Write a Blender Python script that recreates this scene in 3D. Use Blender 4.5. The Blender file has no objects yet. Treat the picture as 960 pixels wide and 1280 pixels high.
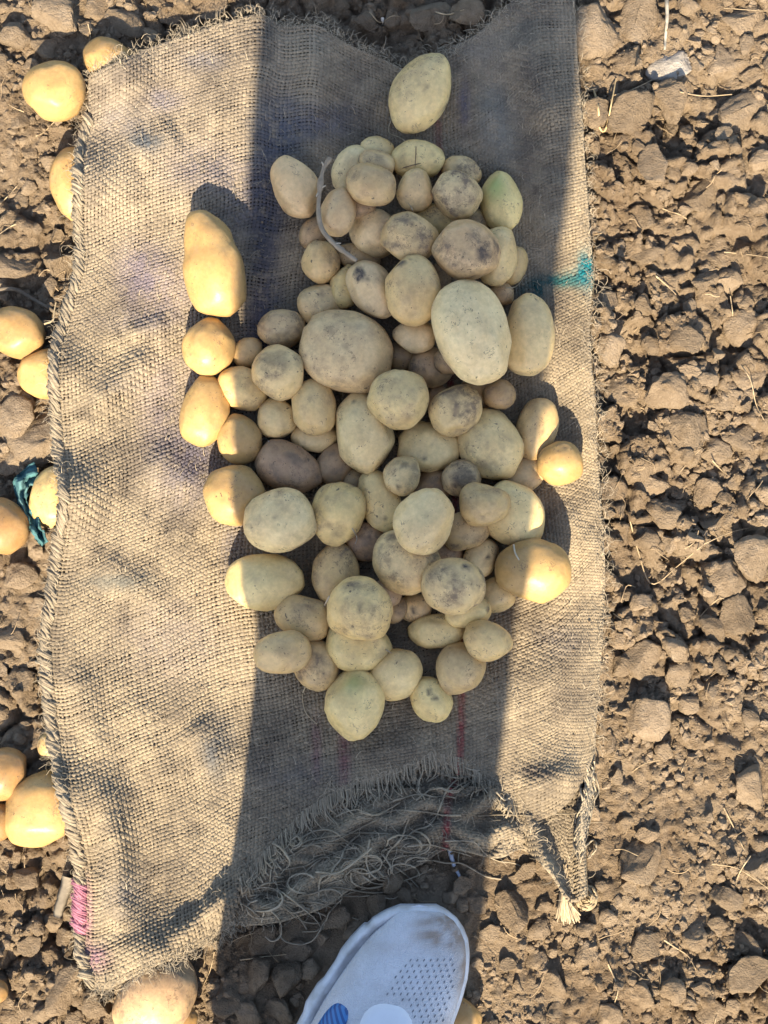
import bpy, bmesh, math, random
import numpy as np
from mathutils import Vector, Matrix

random.seed(7)
RNG = np.random.default_rng(11)
scene = bpy.context.scene
COL = scene.collection

# ------------------------------------------------------------------ camera
CAM_H = 1.20
TILT = math.radians(6.0)
SC = 0.00056                                  # metres per photo pixel at the centre of the ground
FPX = (CAM_H / math.cos(TILT)) / SC
CAM = np.array([0.0, -CAM_H * math.tan(TILT), CAM_H])
cam_d = bpy.data.cameras.new('camera')
cam = bpy.data.objects.new('camera', cam_d)
COL.objects.link(cam)
cam.location = CAM
cam.rotation_euler = (TILT, 0, 0)
cam_d.sensor_fit = 'VERTICAL'
cam_d.sensor_height = 36.0
cam_d.lens = 36.0 * FPX / 1280.0
cam_d.clip_start = 0.02
cam_d.clip_end = 500.0
scene.camera = cam

# ------------------------------------------------------------------ light
SUN_EL = math.radians(39.5)
SHADOW_DIR = np.array([0.09, 1.0]); SHADOW_DIR /= np.linalg.norm(SHADOW_DIR)   # where shadows fall on the ground
sun_d = bpy.data.lights.new('sun', 'SUN')
sun_d.energy = 5.0
sun_d.angle = math.radians(0.55)
sun_d.color = (1.0, 0.85, 0.63)
sun = bpy.data.objects.new('sun', sun_d)
COL.objects.link(sun)
ld = Vector((SHADOW_DIR[0] * math.cos(SUN_EL), SHADOW_DIR[1] * math.cos(SUN_EL), -math.sin(SUN_EL)))
sun.rotation_euler = ld.to_track_quat('-Z', 'Y').to_euler()
sun.location = (-0.5, -4, 4)
world = bpy.data.worlds.new('World')
scene.world = world
world.use_nodes = True
wn = world.node_tree.nodes
sky = wn.new('ShaderNodeTexSky')
sky.sky_type = 'NISHITA'
sky.sun_disc = False
sky.sun_elevation = SUN_EL
sky.dust_density = 1.4
sky.ozone_density = 0.8
sky.sun_rotation = math.atan2(-SHADOW_DIR[0], -SHADOW_DIR[1])
wn['Background'].inputs['Strength'].default_value = 0.115
world.node_tree.links.new(sky.outputs[0], wn['Background'].inputs['Color'])
scene.view_settings.view_transform = 'Standard'
scene.view_settings.look = 'None'
scene.view_settings.exposure = 1.6
scene.view_settings.gamma = 1.0
scene.render.engine = 'CYCLES'
scene.render.resolution_x = 768
scene.render.resolution_y = 1024

# ------------------------------------------------------------------ helpers
CT, ST = math.cos(TILT), math.sin(TILT)

def P(px, py, z=0.0):
    """photo pixel -> world point at height z"""
    px = np.asarray(px, float); py = np.asarray(py, float); z = np.asarray(z, float)
    dx = (px - 480.0) / FPX
    dyc = -(py - 640.0) / FPX
    dy = dyc * CT + ST
    dz = dyc * ST - CT
    t = (z - CAM_H) / dz
    return np.stack(np.broadcast_arrays(CAM[0] + dx * t, CAM[1] + dy * t, z), -1)

def to_px(X, Y, z=0.0):
    vx = X - CAM[0]; vy = Y - CAM[1]; vz = z - CAM_H
    cy = vy * CT + vz * ST
    cz = -vy * ST + vz * CT
    return 480 + FPX * vx / -cz, 640 - FPX * cy / -cz

def px_scale(z):
    return SC * (CAM_H - z) / CAM_H

def _hash(ix, iy, iz, seed):
    h = (ix.astype(np.int64) * 374761393 + iy.astype(np.int64) * 668265263 + iz.astype(np.int64) * 2147483647 + seed * 144665) & 0xFFFFFFFF
    h = ((h ^ (h >> 13)) * 1274126177) & 0xFFFFFFFF
    h = (h ^ (h >> 16)) & 0xFFFFFF
    return h / float(0xFFFFFF) * 2 - 1

def noise3(x, y, z, seed=0):
    x, y, z = np.broadcast_arrays(np.asarray(x, float), np.asarray(y, float), np.asarray(z, float))
    xi, yi, zi = np.floor(x), np.floor(y), np.floor(z)
    fx, fy, fz = x - xi, y - yi, z - zi
    fx = fx * fx * (3 - 2 * fx); fy = fy * fy * (3 - 2 * fy); fz = fz * fz * (3 - 2 * fz)
    xi = xi.astype(np.int64); yi = yi.astype(np.int64); zi = zi.astype(np.int64)
    def c(a, b, d): return _hash(xi + a, yi + b, zi + d, seed)
    x00 = c(0,0,0) * (1-fx) + c(1,0,0) * fx
    x10 = c(0,1,0) * (1-fx) + c(1,1,0) * fx
    x01 = c(0,0,1) * (1-fx) + c(1,0,1) * fx
    x11 = c(0,1,1) * (1-fx) + c(1,1,1) * fx
    return (x00 * (1-fy) + x10 * fy) * (1-fz) + (x01 * (1-fy) + x11 * fy) * fz

def fbm(x, y, z=0.0, octv=4, seed=0, gain=0.5):
    s = 0; a = 1; f = 1; tot = 0
    for o in range(octv):
        s = s + a * noise3(np.asarray(x) * f, np.asarray(y) * f, np.asarray(z) * f, seed + o * 17)
        tot += a; a *= gain; f *= 2.03
    return s / tot

def mesh_np(name, verts, faces, mat=None, smooth=True, cols=None):
    """faces: (n,3) or (n,4) int array or list of such arrays; cols: (nv,3or4)"""
    me = bpy.data.meshes.new(name)
    verts = np.asarray(verts, np.float32).reshape(-1, 3)
    if isinstance(faces, np.ndarray): faces = [faces]
    faces = [np.asarray(f, np.int32) for f in faces if len(f)]
    nl = sum(f.size for f in faces); nf = sum(len(f) for f in faces)
    me.vertices.add(len(verts)); me.vertices.foreach_set('co', verts.ravel())
    me.loops.add(nl); me.polygons.add(nf)
    me.loops.foreach_set('vertex_index', np.concatenate([f.ravel() for f in faces]))
    tot = np.concatenate([np.full(len(f), f.shape[1], np.int32) for f in faces])
    st = np.concatenate([[0], np.cumsum(tot)[:-1]]).astype(np.int32)
    me.polygons.foreach_set('loop_start', st)
    me.polygons.foreach_set('loop_total', tot)
    me.polygons.foreach_set('use_smooth', np.full(nf, smooth, bool))
    if cols is not None:
        cols = np.asarray(cols, np.float32)
        if cols.shape[1] == 3: cols = np.concatenate([cols, np.ones((len(cols), 1), np.float32)], 1)
        at = me.color_attributes.new('Col', 'FLOAT_COLOR', 'POINT')
        at.data.foreach_set('color', cols.ravel())
    if mat: me.materials.append(mat)
    me.update(calc_edges=True)
    me.validate()
    return me

def link(name, me, parent=None, loc=None, **props):
    o = bpy.data.objects.new(name, me)
    COL.objects.link(o)
    if parent: o.parent = parent
    if loc is not None: o.location = loc
    for k, v in props.items(): o[k] = v
    return o

def empty(name, loc, **props):
    o = bpy.data.objects.new(name, None)
    o.empty_display_size = 0.02
    COL.objects.link(o); o.location = loc
    for k, v in props.items(): o[k] = v
    return o

_ico = {}
def ico(sub):
    if sub not in _ico:
        bm = bmesh.new(); bmesh.ops.create_icosphere(bm, subdivisions=sub, radius=1)
        v = np.array([x.co[:] for x in bm.verts]); f = np.array([[q.index for q in p.verts] for p in bm.faces])
        bm.free(); v /= np.linalg.norm(v, axis=1)[:, None]
        _ico[sub] = (v, f)
    return _ico[sub]

def tube(pts, rad, n=5, cap=True):
    """tube along pts (k,3); rad scalar or (k,) -> verts, faces"""
    pts = np.asarray(pts, float); k = len(pts)
    rad = np.broadcast_to(np.asarray(rad, float), (k,))
    t = np.gradient(pts, axis=0); t /= np.linalg.norm(t, axis=1)[:, None] + 1e-12
    ref = np.tile(np.array([0.0, 0.0, 1.0]), (k, 1))
    bad = np.abs(t[:, 2]) > 0.92
    ref[bad] = (1, 0, 0)
    if bad.any() and not bad.all(): ref[:] = (0.31, 0.77, 0.56)
    a = np.cross(t, ref); a /= np.linalg.norm(a, axis=1)[:, None] + 1e-12
    b = np.cross(a, t)
    ang = np.linspace(0, 2 * math.pi, n, endpoint=False)
    ring = pts[:, None, :] + rad[:, None, None] * (np.cos(ang)[None, :, None] * a[:, None, :] + np.sin(ang)[None, :, None] * b[:, None, :])
    v = ring.reshape(-1, 3)
    i = np.arange(k - 1)[:, None] * n; j = np.arange(n)[None, :]
    q = np.stack([i + j, i + (j + 1) % n, i + n + (j + 1) % n, i + n + j], -1).reshape(-1, 4)
    return v, q

def spline(pts, n):
    """catmull-rom resample of a polyline"""
    p = np.asarray(pts, float)
    p = np.concatenate([[2 * p[0] - p[1]], p, [2 * p[-1] - p[-2]]])
    m = len(p) - 3
    s = np.linspace(0, m - 1e-9, n); i = s.astype(int); t = (s - i)[:, None]
    a, b, c, d = p[i], p[i + 1], p[i + 2], p[i + 3]
    return 0.5 * (2 * b + (c - a) * t + (2 * a - 5 * b + 4 * c - d) * t ** 2 + (3 * b - a - 3 * c + d) * t ** 3)

def arc_resample(pts, n):
    p = spline(pts, 400)
    d = np.concatenate([[0], np.cumsum(np.linalg.norm(np.diff(p, axis=0), axis=1))])
    s = np.linspace(0, d[-1], n)
    return np.stack([np.interp(s, d, p[:, k]) for k in range(p.shape[1])], 1)

def in_poly(px, py, poly):
    x = np.asarray(px); y = np.asarray(py); ins = np.zeros(x.shape, bool)
    n = len(poly); j = n - 1
    for i in range(n):
        xi, yi = poly[i]; xj, yj = poly[j]
        cond = ((yi > y) != (yj > y)) & (x < (xj - xi) * (y - yi) / ((yj - yi) + 1e-12) + xi)
        ins ^= cond; j = i
    return ins

class Join:
    def __init__(s): s.v = []; s.f = {}; s.c = []; s.n = 0
    def add(s, v, f, col=None):
        v = np.asarray(v); s.v.append(v); f = np.asarray(f)
        s.f.setdefault(f.shape[1], []).append(f + s.n); s.n += len(v)
        if col is not None:
            col = np.asarray(col, float)
            s.c.append(np.broadcast_to(col, (len(v), col.shape[-1])))
    def mesh(s, name, mat, smooth=True):
        return mesh_np(name, np.concatenate(s.v), [np.concatenate(x) for x in s.f.values()], mat, smooth,
                       np.concatenate(s.c) if s.c else None)

# ------------------------------------------------------------------ materials
def new_mat(name):
    m = bpy.data.materials.new(name); m.use_nodes = True
    nt = m.node_tree; b = nt.nodes['Principled BSDF']
    return m, nt, b

def nnode(nt, typ, **kw):
    n = nt.nodes.new(typ)
    for k, v in kw.items():
        if k in n.inputs: n.inputs[k].default_value = v
        else: setattr(n, k, v)
    return n

def noise_n(nt, vec, scale, detail=4, rough=0.55):
    n = nnode(nt, 'ShaderNodeTexNoise'); n.inputs['Scale'].default_value = scale
    n.inputs['Detail'].default_value = detail; n.inputs['Roughness'].default_value = rough
    if vec is not None: nt.links.new(vec, n.inputs['Vector'])
    return n.outputs['Fac']

def ramp(nt, fac, stops):
    r = nnode(nt, 'ShaderNodeValToRGB'); el = r.color_ramp.elements
    el[0].position, el[0].color = stops[0][0], (*stops[0][1], 1)
    el[1].position, el[1].color = stops[-1][0], (*stops[-1][1], 1)
    for p, c in stops[1:-1]:
        e = el.new(p); e.color = (*c, 1)
    nt.links.new(fac, r.inputs[0]); return r.outputs[0]

def mixc(nt, fac, a, b, mode='MIX'):
    n = nnode(nt, 'ShaderNodeMix', data_type='RGBA', blend_type=mode)
    for s, v in ((0, fac), (6, a), (7, b)):
        if isinstance(v, (int, float)): n.inputs[s].default_value = v
        elif isinstance(v, tuple): n.inputs[s].default_value = (*v, 1)
        else: nt.links.new(v, n.inputs[s])
    return n.outputs[2]

def math_n(nt, op, a, b=0.0, clamp=False):
    n = nnode(nt, 'ShaderNodeMath', operation=op, use_clamp=clamp)
    for i, v in enumerate((a, b)):
        if isinstance(v, (int, float)): n.inputs[i].default_value = v
        else: nt.links.new(v, n.inputs[i])
    return n.outputs[0]

def bump(nt, h, strength, dist, bsdf):
    n = nnode(nt, 'ShaderNodeBump'); n.inputs['Strength'].default_value = strength; n.inputs['Distance'].default_value = dist
    nt.links.new(h, n.inputs['Height']); nt.links.new(n.outputs[0], bsdf.inputs['Normal'])

def soil_material(name, c0, c1, c2, bs=1.0):
    m, nt, b = new_mat(name)
    pos = nnode(nt, 'ShaderNodeNewGeometry').outputs['Position']
    n1 = noise_n(nt, pos, 14, 5); n2 = noise_n(nt, pos, 160, 6, 0.65)
    f = math_n(nt, 'ADD', math_n(nt, 'MULTIPLY', n1, 0.55), math_n(nt, 'MULTIPLY', n2, 0.45))
    c = ramp(nt, f, [(0.33, c0), (0.5, c1), (0.66, c2)])
    oi = nnode(nt, 'ShaderNodeObjectInfo')
    hv = nnode(nt, 'ShaderNodeHueSaturation')
    nt.links.new(math_n(nt, 'ADD', math_n(nt, 'MULTIPLY', oi.outputs['Random'], 0.35), 0.83), hv.inputs['Value'])
    nt.links.new(c, hv.inputs['Color'])
    nt.links.new(hv.outputs[0], b.inputs['Base Color'])
    b.inputs['Roughness'].default_value = 0.95
    b.inputs['Specular IOR Level'].default_value = 0.12
    h = math_n(nt, 'ADD', noise_n(nt, pos, 300, 8, 0.72), math_n(nt, 'MULTIPLY', noise_n(nt, pos, 800, 4, 0.65), 0.5))
    bump(nt, h, 1.0, 0.0045 * bs, b)
    return m

M_SOIL = soil_material('loose_soil', (0.145, 0.102, 0.064), (0.222, 0.166, 0.109), (0.295, 0.229, 0.158))
M_CLOD = soil_material('soil_lump', (0.155, 0.112, 0.071), (0.238, 0.180, 0.120), (0.31, 0.242, 0.170), 0.9)
M_STONE = soil_material('pale_stone', (0.24, 0.205, 0.165), (0.32, 0.28, 0.23), (0.40, 0.36, 0.31), 0.6)

def attr_mat(name, rough=0.9, nscale=700, amp=0.35, bump_d=0.0004, spec=0.15, sheen=0.0):
    m, nt, b = new_mat(name)
    a = nnode(nt, 'ShaderNodeVertexColor', layer_name='Col').outputs[0]
    pos = nnode(nt, 'ShaderNodeNewGeometry').outputs['Position']
    n = noise_n(nt, pos, nscale, 3, 0.6)
    k = math_n(nt, 'ADD', math_n(nt, 'MULTIPLY', n, 2 * amp), 1 - amp)
    nt.links.new(mixc(nt, 1.0, a, k, 'MULTIPLY'), b.inputs['Base Color'])
    b.inputs['Roughness'].default_value = rough
    b.inputs['Specular IOR Level'].default_value = spec
    if sheen: b.inputs['Sheen Weight'].default_value = sheen
    bump(nt, noise_n(nt, pos, nscale * 1.5, 3, 0.6), 0.7, bump_d, b)
    return m

M_JUTE = attr_mat('jute_thread', 0.92, 650, 0.42, 0.0007)
M_FIBRE = attr_mat('dry_fibre', 0.8, 300, 0.25, 0.0002)

def plain_mat(name, col, rough=0.6, spec=0.3, nscale=60, amp=0.12, col2=None, bump_d=0.0):
    m, nt, b = new_mat(name)
    tc = nnode(nt, 'ShaderNodeTexCoord').outputs['Object']
    n = noise_n(nt, tc, nscale, 5, 0.6)
    c2 = col2 or tuple(x * (1 - 2.2 * amp) for x in col)
    nt.links.new(ramp(nt, n, [(0.32, c2), (0.62, col)]), b.inputs['Base Color'])
    b.inputs['Roughness'].default_value = rough
    b.inputs['Specular IOR Level'].default_value = spec
    if bump_d: bump(nt, noise_n(nt, tc, nscale * 6, 4, 0.6), 0.6, bump_d, b)
    return m

def potato_material():
    m, nt, b = new_mat('potato_skin')
    L = nt.links
    tc = nnode(nt, 'ShaderNodeTexCoord').outputs['Object']
    oi = nnode(nt, 'ShaderNodeObjectInfo')
    off = nnode(nt, 'ShaderNodeVectorMath', operation='ADD')
    L.new(tc, off.inputs[0])
    cmb = nnode(nt, 'ShaderNodeCombineXYZ')
    L.new(math_n(nt, 'MULTIPLY', oi.outputs['Random'], 13.0), cmb.inputs[0]); L.new(math_n(nt, 'MULTIPLY', oi.outputs['Random'], 7.0), cmb.inputs[2])
    L.new(cmb.outputs[0], off.inputs[1]); v = off.outputs[0]
    att = nnode(nt, 'ShaderNodeVertexColor', layer_name='Col')
    sep = nnode(nt, 'ShaderNodeSeparateColor'); L.new(att.outputs[0], sep.inputs[0])
    dust, green, dark = sep.outputs[0], sep.outputs[1], sep.outputs[2]
    base = oi.outputs['Color']
    n1 = noise_n(nt, v, 55, 4); n2 = noise_n(nt, v, 330, 5, 0.65)
    base = mixc(nt, math_n(nt, 'MULTIPLY', n1, 0.7), base, mixc(nt, 1.0, base, (0.80, 0.70, 0.58), 'MULTIPLY'))
    fine = math_n(nt, 'ADD', math_n(nt, 'MULTIPLY', n2, 0.62), 0.71)
    base = mixc(nt, 1.0, base, fine, 'MULTIPLY')
    blot = ramp(nt, noise_n(nt, v, 34, 5, 0.6), [(0.42, (0, 0, 0)), (0.68, (1, 1, 1))])
    base = mixc(nt, math_n(nt, 'MULTIPLY', blot, 0.38), base, mixc(nt, 1.0, base, (0.74, 0.60, 0.50), 'MULTIPLY'))
    # russet rub marks
    rub = ramp(nt, noise_n(nt, v, 95, 6, 0.7), [(0.52, (0, 0, 0)), (0.72, (1, 1, 1))])
    base = mixc(nt, math_n(nt, 'MULTIPLY', rub, 0.42), base, (0.34, 0.235, 0.13))
    # dust film broken up by noise
    dn = ramp(nt, noise_n(nt, v, 110, 8, 0.74), [(0.42, (0.06, 0.06, 0.06)), (0.60, (1, 1, 1))])
    df = math_n(nt, 'MULTIPLY', dust, dn, True)
    base = mixc(nt, math_n(nt, 'MULTIPLY', df, 0.92), base, (0.150, 0.108, 0.074))
    base = mixc(nt, green, base, (0.25, 0.33, 0.085))
    # specks: lenticels and soil grains
    wv_ = nnode(nt, 'ShaderNodeTexNoise'); wv_.inputs['Scale'].default_value = 260; wv_.inputs['Detail'].default_value = 3; L.new(v, wv_.inputs['Vector'])
    wmix = nnode(nt, 'ShaderNodeVectorMath', operation='MULTIPLY_ADD'); L.new(wv_.outputs['Color'], wmix.inputs[0]); wmix.inputs[1].default_value = (.006, .006, .006); L.new(v, wmix.inputs[2])
    cluster = noise_n(nt, v, 70, 3, .6)
    for sc, th, keep, colr, fa in ((520, 0.20, 1.02, (0.09, 0.06, 0.04), 0.7), (240, 0.11, 0.99, (0.07, 0.05, 0.035), 0.8), (1000, 0.3, 1.04, (0.15, 0.105, 0.07), 0.6)):
        vo = nnode(nt, 'ShaderNodeTexVoronoi'); vo.inputs['Scale'].default_value = sc
        L.new(wmix.outputs[0], vo.inputs['Vector'])
        sc2 = nnode(nt, 'ShaderNodeSeparateColor'); L.new(vo.outputs['Color'], sc2.inputs[0])
        hit = math_n(nt, 'GREATER_THAN', math_n(nt, 'ADD', math_n(nt, 'ADD', sc2.outputs[0], math_n(nt, 'MULTIPLY', dust, 0.26)), math_n(nt, 'MULTIPLY', math_n(nt, 'SUBTRACT', cluster, .5), 1.1)), keep)
        th_n = math_n(nt, 'MULTIPLY', sc2.outputs[1], th * 2)
        sp = math_n(nt, 'MULTIPLY', hit, math_n(nt, 'LESS_THAN', vo.outputs['Distance'], th_n))
        base = mixc(nt, math_n(nt, 'MULTIPLY', sp, fa), base, colr)
    cn = noise_n(nt, wmix.outputs[0], 130, 3, .55)
    line = math_n(nt, 'LESS_THAN', math_n(nt, 'ABSOLUTE', math_n(nt, 'SUBTRACT', cn, .5)), .012)
    crack = math_n(nt, 'MULTIPLY', line, math_n(nt, 'GREATER_THAN', math_n(nt, 'ADD', noise_n(nt, v, 75, 2, .5), math_n(nt, 'MULTIPLY', dust, .08)), .62))
    base = mixc(nt, math_n(nt, 'MULTIPLY', crack, .6), base, (.13, .09, .055))
    dk = math_n(nt, 'MULTIPLY', dark, math_n(nt, 'ADD', math_n(nt, 'MULTIPLY', noise_n(nt, v, 300, 5, 0.7), 1.6), 0.1), True)
    base = mixc(nt, dk, base, (0.062, 0.050, 0.045))
    L.new(base, b.inputs['Base Color'])
    L.new(math_n(nt, 'ADD', math_n(nt, 'MULTIPLY', math_n(nt, 'ADD', df, dk, True), 0.42), 0.40), b.inputs['Roughness'])
    b.inputs['Specular IOR Level'].default_value = 0.34
    b.inputs['Subsurface Weight'].default_value = 0.10
    b.inputs['Subsurface Radius'].default_value = (0.0045, 0.0026, 0.0009)
    b.inputs['Subsurface Scale'].default_value = 1.0
    h = math_n(nt, 'ADD', math_n(nt, 'MULTIPLY', n2, 0.5), math_n(nt, 'MULTIPLY', noise_n(nt, v, 90, 4), 0.8))
    bump(nt, h, 0.35, 0.0012, b)
    return m
M_POTATO = potato_material()

# ------------------------------------------------------------------ layout of the sack, in photo pixels
TOP = [(110,95),(165,68),(230,45),(318,18),(355,30),(395,27),(430,48),(478,70),(512,84),(548,66),(600,40),(640,2),(665,-22),(716,-24)]
LEFT = [(110,95),(108,150),(98,190),(95,270),(97,330),(81,390),(67,440),(66,500),(72,570),(78,620),(70,680),(62,740),(54,800),(57,860),(65,930),(76,990),(91,1050),(98,1100),(98,1180),(110,1228)]
RIGHT = [(716,-24),(722,60),(727,150),(733,230),(739,300),(743,350),(739,420),(745,500),(748,560),(752,640),(755,720),(752,800),(746,880),(742,940)]
BOTTOM = [(110,1228),(135,1238),(200,1205),(245,1185),(300,1150),(400,1110),(500,1080),(620,1040),(690,1016),(722,985),(742,940)]
FRAY = np.array([(290,1160),(300,1105),(340,1062),(380,1020),(430,990),(500,966),(540,948),(575,955),(620,990),(640,1003),(655,1040)], float)
M_TOP = [(285,1070),(340,1020),(420,970),(500,940),(560,925),(640,925),(745,925)]
M_LEFT = [(285,1070),(290,1110),(300,1156)]
M_RIGHT = [(745,925),(742,985),(733,1045),(735,1120)]
M_BOTTOM = [(300,1156),(340,1154),(400,1136),(450,1106),(520,1084),(560,1062),(620,1072),(655,1062),(688,1092),(712,1128),(735,1120)]
SACK_POLY = [tuple(p) for p in np.concatenate([spline(TOP, 60), spline(RIGHT, 60), [(735,1000),(735,1120),(712,1128),(688,1092),(655,1062),(620,1072),(560,1062),(520,1084),(450,1106),(400,1136),(340,1154),(300,1156)], spline(BOTTOM[:5], 30)[::-1], spline(LEFT, 60)[::-1]])]

# potatoes half under the sack lift its edge: (px, py, radius px, lift m)
EDGE_BUMPS = [(150,85,34,.020),(112,228,40,.018),(82,468,34,.016),(90,622,36,.022),(95,1008,48,.018),(190,1205,46,.018)]
RIDGES = [(105,522,200,428,13,.008),(150,422,215,398,9,.005),(396,30,392,170,17,.009),(322,25,330,130,16,.005),
          (640,20,705,170,26,.012),(590,110,650,235,20,.008),(700,200,690,320,18,.006),(733,90,745,700,16,.007),
          (138,1000,152,1180,15,.011),(114,1000,122,1110,9,-.005),(205,1188,300,1105,10,.008),(250,1160,330,1075,10,.005),
          (700,900,690,960,40,.006),(640,860,720,820,26,.006),(660,700,735,640,22,.005),(120,700,190,745,14,.005),
          (230,900,285,960,16,.006),(160,200,230,160,20,.006),(180,250,300,215,22,.005),(90,820,130,960,16,.006),(160,860,220,1000,22,.004),
          (180,560,250,620,20,.005),(640,992,735,968,14,.007),(430,945,560,930,14,.004),(470,80,520,120,22,-.004)]

def cloth_z(px, py):
    px = np.asarray(px, float); py = np.asarray(py, float)
    z = 0.016 + 0.0070 * fbm(px / 140, py / 140, 0, 3, 5) + 0.0017 * fbm(px / 42, py / 42, 0, 2, 9)
    for x0, y0, x1, y1, w, a in RIDGES:
        dx, dy = x1 - x0, y1 - y0; L2 = dx * dx + dy * dy
        t = np.clip(((px - x0) * dx + (py - y0) * dy) / L2, 0, 1)
        d2 = (px - x0 - t * dx) ** 2 + (py - y0 - t * dy) ** 2
        end = np.clip(np.minimum(t, 1 - t) * 4, 0.3, 1) if w < 0.25 * math.sqrt(L2) else 1.0
        z = z + 1.25 * a * end * np.exp(-d2 / (2 * w * w))
    for x, y, r, a in EDGE_BUMPS:
        z = z + a * np.exp(-((px - x) ** 2 + (py - y) ** 2) / (2 * (r * 0.8) ** 2))
    # the load of potatoes presses the middle flat
    k = np.exp(-(((px - 500) / 190) ** 4 + ((py - 540) / 330) ** 4))
    z = z * (1 - 0.45 * k) + 0.007 * 0.45 * k
    return z

def plates(x, y, cell, amp, tilt, seed):
    """broken clods: jittered cells, each at its own height and tilt, with cracks between them"""
    gx_ = x / cell; gy_ = y / cell; ix = np.floor(gx_); iy = np.floor(gy_)
    f1 = np.full(gx_.shape, 9.0); f2 = np.full(gx_.shape, 9.0); hh = np.zeros(gx_.shape)
    for dx in (-1, 0, 1):
        for dy in (-1, 0, 1):
            cx_ = ix + dx; cy_ = iy + dy
            jx = _hash(cx_, cy_, 0 * cx_, seed) * .42; jy = _hash(cx_, cy_, 0 * cx_ + 1, seed) * .42
            ex = gx_ - cx_ - .5 - jx; ey = gy_ - cy_ - .5 - jy; d = np.hypot(ex, ey)
            h = _hash(cx_, cy_, 0 * cx_ + 2, seed) + (tilt * cell / amp) * (ex * _hash(cx_, cy_, 0 * cx_ + 3, seed) + ey * _hash(cx_, cy_, 0 * cx_ + 4, seed))
            near = d < f1
            f2 = np.where(near, f1, np.minimum(f2, d)); hh = np.where(near, h, hh); f1 = np.where(near, d, f1)
    edge = np.clip((f2 - f1) / .22, 0, 1)
    return amp * (.55 * hh * (.35 + .65 * edge) - .55 * (1 - edge) ** 2)

def ground_z(X, Y):
    X = np.asarray(X, float); Y = np.asarray(Y, float)
    far = np.clip(1.4 - np.hypot(X, Y), 0.12, 1)
    b = np.abs(fbm(X * 17, Y * 17, 0.3, 3, 21))
    wx = X + 0.006 * fbm(X * 40, Y * 40, 0, 3, 61); wy = Y + 0.006 * fbm(X * 40, Y * 40, 5, 3, 62)
    rough = np.clip(0.72 + 1.9 * fbm(X * 7, Y * 7, 2, 2, 15), 0.25, 1.3)
    z = 0.009 * fbm(X * 5, Y * 5, 0, 3, 3) + 0.012 * (0.2 - b) - 0.001 \
        + rough * (plates(wx, wy, 0.028, 0.0125, 0.42, 71) + plates(wx, wy, 0.0125, 0.0062, 0.45, 72)) + plates(wx, wy, 0.0062, 0.0034, 0.4, 73) + 0.0020 * fbm(X * 210, Y * 210, 0, 3, 41, .65)
    z = z * np.where(np.hypot(X, Y) < 1.2, 1.0, 0.8) * (0.3 + 0.7 * far)
    px, py = to_px(X, Y, 0.0)
    m = (px > -60) & (px < 1000) & (py > -120) & (py < 1300)
    out = z.copy() if z.ndim else np.array(z)
    ins = np.zeros(out.shape, bool)
    ins[m] = in_poly(px[m], py[m], SACK_POLY)
    lim = np.where(ins, cloth_z(np.clip(px, -100, 1100), np.clip(py, -100, 1300)) - 0.012, 9.0)
    out = np.minimum(out, lim)
    # trodden hollow round the shoe
    d2 = ((px - 470) / 150) ** 2 + ((py - 1230) / 160) ** 2
    out = out * (1 - np.exp(-d2 * 1.0)) - 0.004 * np.exp(-d2)
    return out

# ------------------------------------------------------------------ ground
def axis(f0, f1, step, far, n):
    core = np.arange(f0, f1 + 1e-9, step)
    g = np.geomspace(step * 1.5, far, n); 
    return np.concatenate([f0 - g[::-1], core, f1 + g])
gx = axis(-0.36, 0.36, 0.0018, 120, 46); gy = axis(-0.43, 0.47, 0.0018, 120, 46)
GX, GY = np.meshgrid(gx, gy)
GZ = ground_z(GX, GY)
nx, ny = len(gx), len(gy)
idx = np.arange(nx * ny).reshape(ny, nx)
gf = np.stack([idx[:-1, :-1], idx[:-1, 1:], idx[1:, 1:], idx[1:, :-1]], -1).reshape(-1, 4)
link('ground', mesh_np('ground', np.stack([GX, GY, GZ], -1), gf, M_SOIL), kind='structure')

# ------------------------------------------------------------------ woven cloth
def coons(top, left, right, bottom, U, V):
    T = arc_resample(top, 300); B = arc_resample(bottom, 300); Lc = arc_resample(left, 300); R = arc_resample(right, 300)
    s = np.linspace(0, 1, 300)
    def ev(c, t): return np.stack([np.interp(t, s, c[:, 0]), np.interp(t, s, c[:, 1])], -1)
    u = U[..., None]; v = V[..., None]
    return (1 - v) * ev(T, U) + v * ev(B, U) + (1 - u) * ev(Lc, V) + u * ev(R, V) \
        - ((1 - u) * (1 - v) * T[0] + u * (1 - v) * T[-1] + (1 - u) * v * B[0] + u * v * B[-1])

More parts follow.
